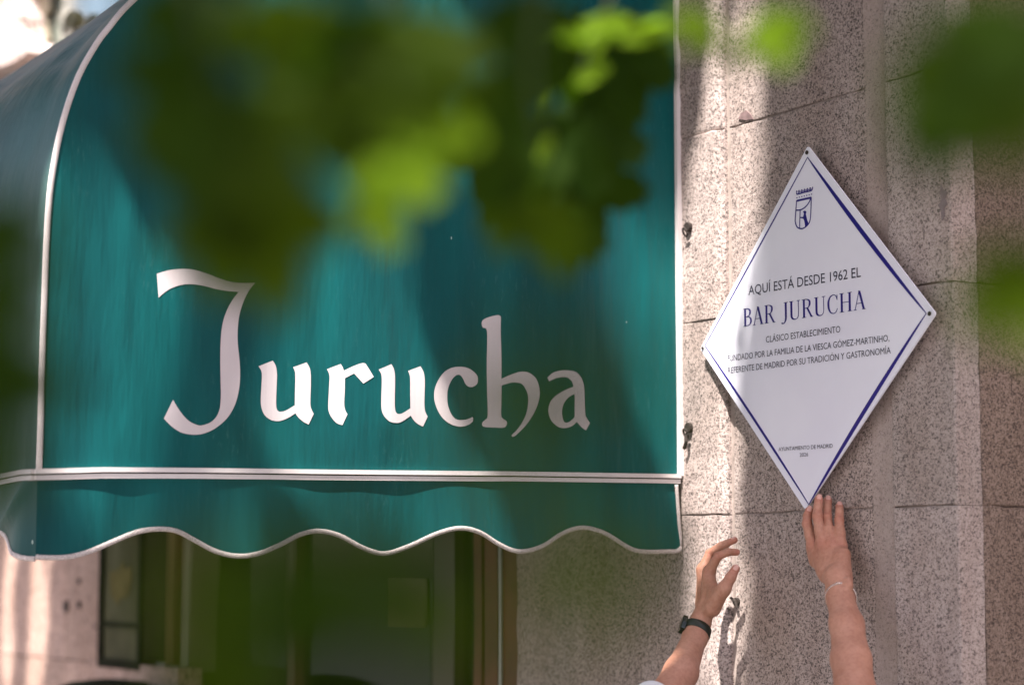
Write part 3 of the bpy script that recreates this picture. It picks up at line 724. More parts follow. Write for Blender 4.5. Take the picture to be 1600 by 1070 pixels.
text_line('REFERENTE DE MADRID POR SU TRADICIÓN Y GASTRONOMÍA', (1137.4,583.5), (1391.8,552), (9.9,11), M['ink_black'])
text_line('AYUNTAMIENTO DE MADRID', (1216.6,704.6), (1301,699.2), (6.3,6.6), M['ink_black'], 0)
text_line('2026', (1249.5,713.5), (1262.8,712.3), (6.2,6.2), M['ink_black'], 0)
# serif capitals built from thick and thin strokes (cap height 1)
def serif_text(s, gap=.10):
    B = MB(); x = 0.0; TK, TN, SF = .125, .035, .022
    def poly(pts): B.prism([Vector((x+a, b, 0)) for a, b in pts], (0, 0, .001))
    def bar(x0, y0, x1, y1, w):   # stroke with horizontal width w
        poly([(x0-w/2, y0), (x0+w/2, y0), (x1+w/2, y1), (x1-w/2, y1)])
    def hb(x0, x1, y, h): poly([(x0, y-h/2), (x1, y-h/2), (x1, y+h/2), (x0, y+h/2)])
    def serif(cx, y, w=.30):
        d = SF if y < .5 else -SF
        poly([(cx-w/2, y), (cx+w/2, y), (cx+w/2, y+d*.8), (cx+w*.22, y+d*1.6), (cx-w*.22, y+d*1.6), (cx-w/2, y+d*.8)])
    def curve(pts, ws):
        P = catmull([Vector((a, b, 0)) for a, b in pts], 6); m = len(P); L = []; R = []
        for i, p in enumerate(P):
            t = (P[min(i+1, m-1)]-P[max(i-1, 0)]).normalized(); nn = Vector((-t.y, t.x, 0)); ww = float(np.interp(i/(m-1)*(len(ws)-1), range(len(ws)), ws))/2
            L.append((p.x+nn.x*ww, p.y+nn.y*ww)); R.append((p.x-nn.x*ww, p.y-nn.y*ww))
        poly(L+R[::-1])
    for ch in s:
        if ch == ' ': x += .38; continue
        if ch == 'B':
            bar(.14, 0, .14, 1, TK); serif(.12, 0, .24); serif(.12, 1, .24); wd = .62
            curve([(.14,.985),(.34,.97),(.49,.88),(.50,.72),(.42,.58),(.2,.53)], [TN,TN*1.3,.10,.12,TN*1.4,TN])
            curve([(.14,.53),(.40,.51),(.55,.40),(.56,.24),(.46,.07),(.2,.015)], [TN,TN*1.3,.10,.125,TN*1.5,TN])
        elif ch == 'A':
            bar(.08, 0, .35, 1, TN*1.1); bar(.64, 0, .36, 1, TK); hb(.17, .56, .34, TN); serif(.08, 0, .22); serif(.64, 0, .26); wd = .74
        elif ch == 'R':
            bar(.14, 0, .14, 1, TK); serif(.14, 0); serif(.12, 1, .24)
            curve([(.14,.985),(.36,.97),(.52,.87),(.53,.70),(.43,.54),(.2,.50)], [TN,TN*1.3,.10,.12,TN*1.4,TN])
            bar(.66, 0, .36, .52, TK*.95); serif(.68, 0, .18); wd = .74
        elif ch == 'J':
            bar(.30, .18, .30, 1, TK); serif(.30, 1); curve([(.30,.22),(.285,.05),(.20,-.10),(.08,-.15),(.0,-.10)], [TK,.11,.06,.045,.10]); wd = .44
        elif ch == 'U':
            bar(.15, .3, .15, 1, TK); serif(.15, 1); serif(.64, 1, .24); bar(.64, .3, .64, 1, TN)
            curve([(.15,.32),(.17,.13),(.27,.03),(.40,.0),(.54,.04),(.62,.15),(.64,.32)], [TK,.12,.08,TN*1.4,TN*1.1,TN,TN]); wd = .78
        elif ch == 'C':
            curve([(.64,.74),(.60,.88),(.50,.975),(.38,.985),(.20,.90),(.09,.68),(.075,.5),(.10,.30),(.21,.09),(.38,.01),(.52,.03),(.63,.15),(.67,.25)], [TN,.04,TN,TN*1.2,.07,.11,.125,.11,.07,TN*1.3,TN*1.1,TN,TN]); bar(.655, .70, .655, .97, TN); wd = .72
        elif ch == 'H':
            for xx in (.14, .66): bar(xx, 0, xx, 1, TK); serif(xx, 0); serif(xx, 1)
            hb(.2, .62, .51, TN); wd = .82
        x += wd+gap
    return B
sb = serif_text('BAR JURUCHA')
me = bpy.data.meshes.new('t'); me.from_pydata([tuple(v) for v in sb.v], [], sb.f)
# flatten onto the plate, keeping a hair of relief
co = [v.co.copy() for v in me.vertices]
fit(co, min(c.x for c in co), max(c.x for c in co), 1.0, (1161.5,510.5), (1353,482.5), (28.5,29.3), me, M['ink'], 'lettering')
for i, c in enumerate(co): me.vertices[i].co.y -= c.z*.25
# coat of arms
zc = lambda x, y: onY(1200+x/7.133, 220+y/7.133, yi)
def stroke(pts, wd, name='crest_line', n=5, closed=False, mat='ink'):
    P = catmull([zc(x, y) for x, y in pts], n) if n > 1 else [zc(x, y) for x, y in pts]
    m = len(P); L = []; R = []
    for i, p in enumerate(P):
        t = (P[min(i+1, m-1)]-P[max(i-1, 0)]).normalized(); nn = Vector((-t.z, 0, t.x))*wd/2; L.append(p+nn); R.append(p-nn)
    B = MB(); 
    for i in range(m-1): B.add([L[i], L[i+1], R[i+1], R[i]], [(0, 1, 2, 3)])
    return B
B = MB()
for pts, wd in (([(316,672),(400,652),(484,634)], .0042), ([(482,632),(478,760),(470,880),(445,935),(400,972),(365,980),(325,962),(303,905),(306,840),(311,770),(318,668)], .0028),
                ([(311,775),(370,768),(425,730),(460,680),(478,638)], .0028), ([(358,772),(355,870),(352,976)], .0026),
                ([(322,556),(318,575),(326,596),(400,576),(470,560),(492,545),(498,514)], .0028)):
    s = stroke(pts, wd); B.add(s.v, s.f)
for k in range(5):
    bx, by = 345+k*31, 560-k*7.4
    for pts, wd in (([(bx-13, by+10), (bx-2, by+22), (bx, by-12)], .0017), ([(bx, by-12), (bx+3, by+18), (bx+14, by+4)], .0017), ([(bx-9, by+2), (bx+9, by-3)], .0017)):
        s = stroke(pts, wd, n=2); B.add(s.v, s.f)
B.build('coat_of_arms', M['ink'], plq)
B = MB()
for k in range(7):
    cx, cy = 322+k*27.3, 636-k*6.6
    B.prism([Vector(zc(cx+6*math.cos(a), cy+7*math.sin(a))) for a in [2*math.pi*j/8 for j in range(8)]], (0, .0003, 0))
B.build('crown_dots', M['ink'], plq)
bear = [(388,782),(398,786),(408,780),(424,786),(426,800),(419,815),(428,850),(438,890),(448,915),(438,940),(412,956),(410,930),(404,895),(396,872),(382,866),(360,862),(356,848),(372,850),(392,848),(396,830),(400,812)]
MB().prism([zc(*p) for p in bear], (0, .0003, 0)).build('bear_emblem', M['ink'], plq)

# ------------------------------------------------------------------ person: SDF body, surface nets
def sdf_mesh(caps, h):
    P = np.array([[*c[0]] for c in caps]+[[*c[1]] for c in caps]); R = max(max(c[2], c[3]) for c in caps)+.012
    lo = P.min(0)-R; hi = P.max(0)+R
    n = np.ceil((hi-lo)/h).astype(int)+1
    D = np.full(n, .05, np.float32)
    ax = [lo[i]+h*np.arange(n[i]) for i in range(3)]
    for a, b, ra, rb, k in caps:
        a = np.array(a, float); b = np.array(b, float); m = max(ra, rb)+.03+k
        i0 = np.maximum(((np.minimum(a, b)-m-lo)/h).astype(int), 0); i1 = np.minimum(((np.maximum(a, b)+m-lo)/h).astype(int)+2, n)
        X, Y, Z = np.meshgrid(ax[0][i0[0]:i1[0]], ax[1][i0[1]:i1[1]], ax[2][i0[2]:i1[2]], indexing='ij')
        ab = b-a; L = ab@ab+1e-12
        t = np.clip(((X-a[0])*ab[0]+(Y-a[1])*ab[1]+(Z-a[2])*ab[2])/L, 0, 1)
        d = np.sqrt((X-a[0]-t*ab[0])**2+(Y-a[1]-t*ab[1])**2+(Z-a[2]-t*ab[2])**2)-(ra+(rb-ra)*t)
        S = D[i0[0]:i1[0], i0[1]:i1[1], i0[2]:i1[2]]
        hh = np.clip(.5+.5*(S-d)/k, 0, 1)
        D[i0[0]:i1[0], i0[1]:i1[1], i0[2]:i1[2]] = S*(1-hh)+d*hh-k*hh*(1-hh)
    s = D < 0
    nx, ny, nz = (n-1)
    acc = np.zeros((nx, ny, nz, 3), np.float32); cnt = np.zeros((nx, ny, nz), np.int32)
    corners = [(i, j, k) for i in (0, 1) for j in (0, 1) for k in (0, 1)]
    sl = lambda A, c: A[c[0]:c[0]+nx, c[1]:c[1]+ny, c[2]:c[2]+nz]
    for c in corners:
        for axs in range(3):
            if c[axs]: continue
            e = list(c); e[axs] = 1
            d0, d1 = sl(D, c), sl(D, e); cr = (d0 < 0) != (d1 < 0)
            with np.errstate(divide='ignore', invalid='ignore'): t = np.where(cr, d0/(d0-d1), 0)
            for q in range(3): acc[..., q] += np.where(cr, (c[q]+t) if q == axs else c[q], 0)
            cnt += cr
    act = cnt > 0; idx = np.full(act.shape, -1, np.int64); idx[act] = np.arange(act.sum())
    g = np.argwhere(act); V = (g+acc[act]/cnt[act][:, None])*h+lo
    F = []
    for axs in range(3):
        a1, a2 = (axs+1) % 3, (axs+2) % 3
        e = [0, 0, 0]; e[axs] = 1
        A = s[tuple(slice(0, -1) if q == axs else slice(None) for q in range(3))]
        Bq = s[tuple(slice(1, None) if q == axs else slice(None) for q in range(3))]
        cr = np.argwhere(A != Bq)
        ok = (cr[:, a1] > 0) & (cr[:, a2] > 0) & (cr[:, a1] < act.shape[a1]) & (cr[:, a2] < act.shape[a2]) & (cr[:, axs] < act.shape[axs]); cr = cr[ok]
        flip = ~A[cr[:, 0], cr[:, 1], cr[:, 2]]
        def I(d1, d2):
            c = cr.copy(); c[:, a1] -= d1; c[:, a2] -= d2; return idx[c[:, 0], c[:, 1], c[:, 2]]
        q = np.stack([I(1, 1), I(0, 1), I(0, 0), I(1, 0)], 1); q[flip] = q[flip][:, ::-1]; F.append(q)
    return V, np.concatenate(F)
def P(px, py, off): return onY(px, py, -off)
mmpx = lambda px, p: px*(p-CAM).dot(FW)/FPX
caps_r = []; nails = []
def cap(L, a, b, ra, rb, k=.006): L.append((tuple(a), tuple(b), ra, rb, k))
# right hand: back of the hand to the viewer, finger tips on the plaque's lower corner
fing = {
 'i': [P(1264.5,797.5,.047), P(1261.5,806,.052), P(1261,818,.058), P(1271,852,.060)],
 'm': [P(1279.5,780,.045), P(1278,792,.052), P(1277,806,.060), P(1285,850,.062)],
 'r': [P(1293.5,782,.017), P(1292.5,794,.026), P(1292,808,.036), P(1299,850,.052)],
 'l': [P(1311.5,791,.014), P(1311.8,799,.021), P(1311.3,812,.028), P(1313,853,.040)]}
fr_ = {'i': (.0082, .0088, .0099, .0110), 'm': (.0085, .0090, .0099, .0108), 'r': (.0084, .0089, .0098, .0108), 'l': (.0078, .0083, .0092, .0110)}
wr = P(1310, 905, .080)
for kf, pts in fing.items():
    rr = fr_[kf]
    cap(caps_r, pts[0], pts[1], rr[0], rr[1], .002); cap(caps_r, pts[1], pts[2], rr[1]*.97, rr[2], .002); 
    webp = pts[2].lerp(pts[3], .55)
    cap(caps_r, pts[2], webp, rr[2]*.98, rr[3]*.94, .0025)
    cap(caps_r, pts[2]-FW*.001, pts[2]-FW*.0015, rr[2]*.99, rr[2]*.99, .002)      # knuckle
for kf, bx in (('i', (1291, 899)), ('m', (1300, 903)), ('r', (1310, 905)), ('l', (1319, 903))):
    pts = fing[kf]; rr = fr_[kf]; b = P(*bx, .078)
    cap(caps_r, pts[2].lerp(pts[3], .5), pts[3], rr[3]*.93, .0112, .006)
    cap(caps_r, pts[3], b, .0118, .0150, .011)
    cap(caps_r, pts[3]-FW*.006, b-FW*.004, .0066, .0042, .005)                    # tendon ridge
cap(caps_r, P(1266.5,856,.056), P(1274,876,.064), .0085, .0125, .009)               # thumb web / index side
cap(caps_r, P(1276,868,.052), P(1289,893,.070), .0125, .0140, .010)               # thumb metacarpal, half hidden
cap(caps_r, P(1275,862,.050), P(1270,842,.030), .0105, .0085, .005); cap(caps_r, P(1270,842,.030), P(1272,826,.022), .0085, .0075, .003)
cap(caps_r, P(1318,866,.052), P(1316,897,.074), .0135, .0140, .010)               # heel of the hand
for a_, b_, c_, q_ in (((1286,862,.070), (1293,882,.078), (1302,900,.088), .0026), ((1306,864,.066), (1302,880,.074), (1304,900,.088), .0024), ((1302,942,.112), (1312,985,.142), (1322,1035,.182), .0026), ((1322,945,.108), (1318,990,.142), (1328,1050,.190), .0024)):
    A_, B_, C_ = P(*a_), P(*b_), P(*c_)
    cap(caps_r, A_-FW*.004, B_-FW*.004, q_, q_, .004); cap(caps_r, B_-FW*.004, C_-FW*.004, q_, q_*.9, .004)
el_r = P(1372, 1215, .34)
fa_r = [P(1308,902,.080), P(1312,930,.092), P(1323,975,.118), P(1330,1030,.155), P(1337,1085,.195), el_r]
fr2 = [(.0235), .0235, .0295, .0345, .0370, .043]
for a, b, r0, r1 in zip(fa_r, fa_r[1:], fr2, fr2[1:]): cap(caps_r, a-RT*r0*.16, b-RT*r1*.12, r0*.88, r1*.90, .014); cap(caps_r, a+RT*r0*.22, b+RT*r1*.16, r0*.78, r1*.86, .014)
cap(caps_r, P(1324,908,.082)-FW*.008, P(1325,912,.084)-FW*.008, .0085, .0085, .010)    # ulna head
# left hand, seen from the thumb side, curled towards the wall
caps_l = []
O = .16
idx = [P(1151,862.5,O-.035), P(1138,862,O-.015), P(1122,868.5,O), P(1108,893,O)]
mid = [P(1147.5,843.5,O-.055), P(1127,852,O-.045), P(1109,864,O-.035), P(1098,890,O-.02)]
rin = [P(1136,851,O-.085), P(1122,856,O-.075), P(1109,868,O-.06), P(1098,893,O-.045)]
lit = [P(1128,862,O-.105), P(1118,866,O-.095), P(1108,876,O-.08), P(1100,897,O-.062)]
for pts, rr in ((idx, (.0068, .0076, .0086, .0105)), (mid, (.0068, .0078, .0088, .0108)), (rin, (.0066, .0074, .0082, .010)), (lit, (.006, .0066, .0074, .009))):
    for i in range(3): cap(caps_l, pts[i], pts[i+1], rr[i], rr[i+1], .0025)
wl = P(1098, 962, O+.02)
for pts, b in ((idx, P(1105,945,O+.015)), (mid, P(1100,948,O)), (rin, P(1098,948,O-.015)), (lit, P(1098,946,O-.025))):
    cap(caps_l, pts[3], b, .0118, .0145, .010)
thumb = [P(1149.5,888,O+.002), P(1141.5,902,O+.010), P(1131,920,O+.018), P(1113,948,O+.02)]
for i, (r0, r1) in enumerate(((.0082, .0102), (.0104, .0122), (.0128, .0165))): cap(caps_l, thumb[i], thumb[i+1], r0, r1, (.003, .005, .010)[i])
cap(caps_l, P(1107,905,O+.002), P(1117,928,O+.012), .0125, .0145, .008)
cap(caps_l, P(1124,925,O+.012), P(1112,950,O+.015), .0130, .0165, .010)
el_l = P(1000, 1150, .50)
fa_l = [P(1100,955,O+.015), P(1093,975,O+.028), P(1086,995,O+.045), P(1064,1050,O+.12), P(1035,1100,O+.19), el_l]
fl2 = [.0195, .0200, .0235, .0320, .036, .041]
for a, b, r0, r1 in zip(fa_l, fa_l[1:], fl2, fl2[1:]): cap(caps_l, a, b, r0, r1, .013)
# rest of the figure, below the frame
XP = (el_r.x+el_l.x)/2
caps_b = []
sh_r = Vector((XP+.20, -.50, 1.34)); sh_l = Vector((XP-.20, -.52, 1.34))
hd = Vector((XP, -.44, 1.53))
cap(caps_b, Vector((XP, -.50, 1.36)), hd, .055, .055, .02); cap(caps_b, hd+Vector((0, -.01, .02)), hd+Vector((0, .01, -.01)), .088, .080, .02)
cap(caps_b, hd+Vector((0, .04, -.04)), hd+Vector((0, .05, -.055)), .045, .035, .02); cap(caps_b, hd+Vector((0, .085, .01)), hd+Vector((0, .098, -.012)), .010, .013, .012)
for sx in (-1, 1): cap(caps_b, hd+Vector((sx*.085, 0, 0)), hd+Vector((sx*.088, -.005, .02)), .012, .014, .008)
cap(caps_b, sh_r, sh_l, .07, .07, .03)
cap(caps_b, Vector((XP, -.51, 1.25)), Vector((XP, -.50, .95)), .14, .12, .05)
cap(caps_b, sh_r, el_r, .055, .043, .03); cap(caps_b, sh_l, el_l, .055, .043, .03)
for sx in (-1, 1):
    cap(caps_b, Vector((XP+sx*.09, -.50, .90)), Vector((XP+sx*.10, -.49, .48)), .095, .062, .04); cap(caps_b, Vector((XP+sx*.10, -.49, .48)), Vector((XP+sx*.10, -.51, .09)), .060, .040, .03)
    cap(caps_b, Vector((XP+sx*.10, -.52, .05)), Vector((XP+sx*.11, -.36, .035)), .042, .034, .03)
person = thing('person', 'person in a white shirt holding the plaque bottom up with both bare forearms raised', 'person', (XP, -.5, 0))
allV = []; allF = []; nb = 0
for L, h in ((caps_r, .00135), (caps_l, .00135), (caps_b, .010)):
    V, Fc = sdf_mesh(L, h); allV.append(V); allF.append(Fc+nb); nb += len(V)
V = np.concatenate(allV)-np.array(parent_loc(person)); Fc = np.concatenate(allF)
me = bpy.data.meshes.new('body'); me.vertices.add(len(V)); me.vertices.foreach_set('co', V.astype(np.float32).ravel())
me.loops.add(len(Fc)*4); me.loops.foreach_set('vertex_index', Fc.ravel().astype(np.int32)); me.polygons.add(len(Fc))
me.polygons.foreach_set('loop_start', np.arange(0, len(Fc)*4, 4, dtype=np.int32)); me.polygons.foreach_set('loop_total', np.full(len(Fc), 4, np.int32))
me.update(); me.validate(); me.polygons.foreach_set('use_smooth', [True]*len(me.polygons)); me.materials.append(M['skin'])
fl_ = me.attributes.new('flush', 'FLOAT', 'POINT'); Vw = np.concatenate(allV); fv = np.zeros(len(Vw))
for p_, rad_, am_ in [(q[0], .011, .75) for q in fing.values()]+[(q[2], .010, .55) for q in fing.values()]+[(q[3]-FW*.008, .013, .35) for q in fing.values()]+[(idx[0], .012, .6), (mid[0], .012, .6), (thumb[0], .014, .6), (thumb[1], .011, .4), (idx[2], .010, .5), (mid[2], .010, .5), (idx[3], .014, .35)]:
    dd = np.linalg.norm(Vw-np.array(p_), axis=1); fv = np.maximum(fv, am_*np.exp(-(dd/rad_)**2*.8))
fl_.data.foreach_set('value', fv.astype(np.float32))
bo = bpy.data.objects.new('body', me); COL.objects.link(bo); bo.parent = person
# nails: small curved shields on the finger backs
def nail(tip, nxt, r, view=None, wd=.0052, ln=.0062):
    d = (tip-nxt).normalized(); vdir = (CAM-tip).normalized() if view is None else view; vdir = (vdir-d*vdir.dot(d)).normalized(); sd = d.cross(vdir)
    c = tip+d*r*.18; v = []; nn = 8
    for j in range(nn+1):
        a = (j/nn*2-1)
        for i in range(nn+1):
            b = (i/nn*2-1); ww = wd*(1-.35*max(0, abs(a))**4); x = b*ww; ang = x/r
            prof_ = math.cos(max(0, a)*.85)
            v.append(c+d*a*ln+sd*math.sin(ang)*r*1.02+vdir*(math.cos(ang)*r*(1.045 if abs(a) < .99 and abs(b) < .99 else .98)*(1-.10*max(0, a)**2)))
    f = [(j*(nn+1)+i, j*(nn+1)+i+1, (j+1)*(nn+1)+i+1, (j+1)*(nn+1)+i) for j in range(nn) for i in range(nn)]
    mk('nail', v, f, M['nail'], bo, True)
for kf in 'imrl': nail(fing[kf][0], fing[kf][1], fr_[kf][0], (-FW+UP*.7))
nail(thumb[0], thumb[1], .0082, (-FW-RT*.3))
nail(mid[0], mid[1], .0068, (UP-RT*.2-FW*.5), .0045, .005)
# bracelet: two twisted strands and a clasp
wc = P(1313.5, 934, .093)
fd = (P(1312,925,.09)-P(1323,975,.118)).normalized(); e1 = (RT-fd*RT.dot(fd)).normalized(); e2 = fd.cross(e1)
if e2.dot(FW) > 0: e2 = -e2
ring = []
for k in range(181):
    a = 2*math.pi*k/180
    ring.append(wc+e1*(.0288*math.cos(a))+e2*(.0276*math.sin(a))+fd*(.011*math.sin(a)-.003*math.cos(a)))
br = MB()
for ph in (0, math.pi):
    s = []
    for k in range(181):
        a = 2*math.pi*k/180; rad = (ring[k]-wc).normalized(); tw = a*26+ph
        s.append(ring[k]+rad*.0013*math.cos(tw)+fd*.0013*math.sin(tw))
    br.tube(s, .0013, 6, cap=False)
bro = br.build('bracelet', M['silver'], person, True)
cb = MB()
for k in (44, 48, 52):
    cb.tube([ring[k]-e1*.003, ring[k]-e1*.001+fd*.002, ring[k]+e1*.003], [.0012, .0026, .0012], 8)
cb.build('clasp', M['silver'], bro, True)
# watch
wcn = P(1089.5, 984, O+.036); wd_ = (P(1094,965,O+.02)-P(1084,1000,O+.05)).normalized()
e1 = (RT-wd_*RT.dot(wd_)).normalized(); e2 = wd_.cross(e1)
if e2.dot(FW) > 0: e2 = -e2
v = []; f = []; ns = 64
prof4 = [(-.0085, 0), (-.0075, .0018), (.0075, .0018), (.0085, 0), (.0085, -.002), (-.0085, -.002)]
for k in range(ns):
    a = 2*math.pi*k/ns; dr = e1*math.cos(a)+e2*math.sin(a); c = wcn+e1*.0262*math.cos(a)+e2*.0250*math.sin(a)
    for (q, r) in prof4: v.append(c+wd_*q*(1.0)+dr*r+wd_*(-.003*math.cos(a)))
for k in range(ns):
    for q in range(6): f.append((k*6+q, k*6+(q+1) % 6, ((k+1) % ns)*6+(q+1) % 6, ((k+1) % ns)*6+q))
wso = MB().add(v, f).build('watch_strap', M['black_rubber'], person, True)
def rbox(c, ax, ay, az, sx, sy, sz, name, mat, parent):
    v = []; n8 = 24
    for (hz, sc2) in ((-1, .85), (-.8, 1), (.8, 1), (1, .85)):
        for k in range(n8):
            a = 2*math.pi*k/n8; ca, sa = math.cos(a), math.sin(a)
            x = math.copysign(abs(ca)**.45, ca); y = math.copysign(abs(sa)**.45, sa)
            v.append(c+ax*x*sx*sc2+ay*y*sy*sc2+az*hz*sz)
    f = [(j*n8+k, j*n8+(k+1) % n8, (j+1)*n8+(k+1) % n8, (j+1)*n8+k) for j in range(3) for k in range(n8)]+[tuple(range(n8)), tuple(3*n8+k for k in range(n8))]
    return MB().add(v, f).build(name, mat, parent, False)
face_d = (-e1*.95+e2*.25).normalized(); side = wd_.cross(face_d).normalized()
rbox(wcn+face_d*.0305, side, wd_, face_d, .0125, .0175, .0050, 'watch_case', M['black_glass'], wso)
# shirt, trousers, hair (below the frame)
shirt = []
def S(a, b, r0, r1, k=.02): shirt.append((tuple(a), tuple(b), r0, r1, k))
S(sh_r+Vector((0, 0, .0)), sh_l, .085, .085, .03); S((XP, -.51, 1.27), (XP, -.50, .92), .165, .155, .05)
S(sh_r, el_r, .072, .062, .03); S(sh_l, el_l, .072, .060, .03)
S(el_r, el_r.lerp(fa_r[4], .25), .060, .056, .01); S(el_l, P(1018, 1096, O+.225), .058, .0400, .01)
V, Fc = sdf_mesh(shirt, .006); 
so_ = mk('shirt', [Vector(v) for v in V], Fc.tolist(), M['white_cotton'], person, True)
tr_ = []
for sx in (-1, 1):
    tr_.append(((XP+sx*.09, -.50, .93), (XP+sx*.10, -.49, .48), .112, .082, .04)); tr_.append(((XP+sx*.10, -.49, .48), (XP+sx*.10, -.51, .12), .080, .062, .03))
V, Fc = sdf_mesh(tr_, .012); mk('trousers', [Vector(v) for v in V], Fc.tolist(), M['denim'], person, True)
V, Fc = sdf_mesh([(tuple(hd+Vector((0, -.03, .035))), tuple(hd+Vector((0, -.035, -.03))), .088, .085, .02)], .008); mk('hair', [Vector(v) for v in V], Fc.tolist(), M['hair'], person, True)
for sx in (-1, 1):
    V, Fc = sdf_mesh([((XP+sx*.10, -.53, .052), (XP+sx*.11, -.34, .042), .050, .042, .01)], .008); mk('shoe', [Vector((v[0], v[1], max(v[2], .001))) for v in V], Fc.tolist(), M['black_rubber'], person, True)

# ------------------------------------------------------------------ street tree: its crown shades the wall, its drooping twigs hang before the lens
tree = thing('street_tree', 'leafy green street tree with drooping twigs hanging in front of the awning', 'tree', (.9, -4.4, 0))
def leaf_mesh(name, lobes=5, ln=1.0, wd=1.0, depth=.45, seed=1, curl=.12, serr=.06):
    r = random.Random(seed); n = 56; v = [Vector((0, 0, 0))]; out = []
    for k in range(n):
        a = 2*math.pi*k/n                      # 0 = tip (+y)
        u = (a/(2*math.pi)*lobes) % 1.0
        lob = 1-depth*(1-abs(math.cos(math.pi*((a-0)/(2*math.pi)*lobes)))**1.2)
        base = 1.0 if math.cos(a) > -.6 else .72
        rad = .5*lob*base*(.75+.25*math.cos(a))*(1+serr*(1 if k % 2 else -1))*(1+.06*r.uniform(-1, 1))
        x = math.sin(a)*rad*wd; y = math.cos(a)*rad*ln
        z = curl*(abs(x)*1.1-.3*(y*y)*2)+.03*math.sin(5*a)
        out.append(Vector((x, y+.18*ln, z)))
    mid_ = [Vector((p.x*.5, .18*ln+(p.y-.18*ln)*.5, p.z*.45)) for p in out]
    v = [Vector((0, .18*ln, 0))]+mid_+out
    f = [(0, 1+k, 1+(k+1) % n) for k in range(n)]+[(1+k, 1+n+k, 1+n+(k+1) % n, 1+(k+1) % n) for k in range(n)]
    # petiole
    me = bpy.data.meshes.new(name); b = len(v); pr = .012
    pts = [Vector((0, .1*ln, -.005)), Vector((.02, -.2*ln, .01)), Vector((.03, -.62*ln, .05))]
    for p in pts: v += [p+Vector((pr, 0, 0)), p+Vector((-pr*.5, 0, pr*.9)), p+Vector((-pr*.5, 0, -pr*.9))]
    for i in range(2):
        for q in range(3): f.append((b+i*3+q, b+i*3+(q+1) % 3, b+(i+1)*3+(q+1) % 3, b+(i+1)*3+q))
    me.from_pydata([tuple(p) for p in v], [], f); me.update(); me.polygons.foreach_set('use_smooth', [True]*len(me.polygons))
    return me
LM = [leaf_mesh('leaf', 5, 1.05, 1.1, .42, s) for s in (1, 2, 3)]
LN = [leaf_mesh('leaf', 1, 1.25, .42, .0, s, .2, .03) for s in (7, 8)]
def lit_variants(meshes, mat):
    r = []
    for m_ in meshes: c = m_.copy(); c.materials.clear(); c.materials.append(mat); r.append(c)
    return r
LEAVES = {'d': lit_variants(LM, M['leaf']), 'o': lit_variants(LM, M['leaf_olive']), 'y': lit_variants(LM, M['leaf_sunlit']), 'n': lit_variants(LN, M['leaf_sunlit']), 'm': lit_variants(LN, M['leaf'])}
lr = random.Random(11)
lit_pts = []       # (point, radius) that stay in the sun
leaf_pos = []
def place_leaf(px, py, d, sz_px, kind, roll=None, lit=0, tilt=None, face=.5):
    """sz_px: width in photo pixels at depth d; roll: degrees, 0 = tip up, 180 = hanging"""
    me_ = lr.choice(LEAVES[kind]); p = at(px, py, d)
    size = sz_px*d/FPX
    roll = 180+lr.uniform(-35, 35) if roll is None else roll
    q = Matrix((RT, UP, -FW)).transposed().to_4x4() @ Matrix.Rotation(math.radians(-roll), 4, 'Z') @ Matrix.Rotation(lr.uniform(-face, face), 4, 'X') @ Matrix.Rotation(lr.uniform(-face, face), 4, 'Y')
    o = bpy.data.objects.new('leaf', me_); COL.objects.link(o); o.parent = tree
    o.matrix_local = Matrix.Translation(p-parent_loc(tree)) @ q @ Matrix.Diagonal((size, size, size, 1))
    leaf_pos.append((p, o))
    if lit: lit_pts.append((p, size*.5*lit))
    return p
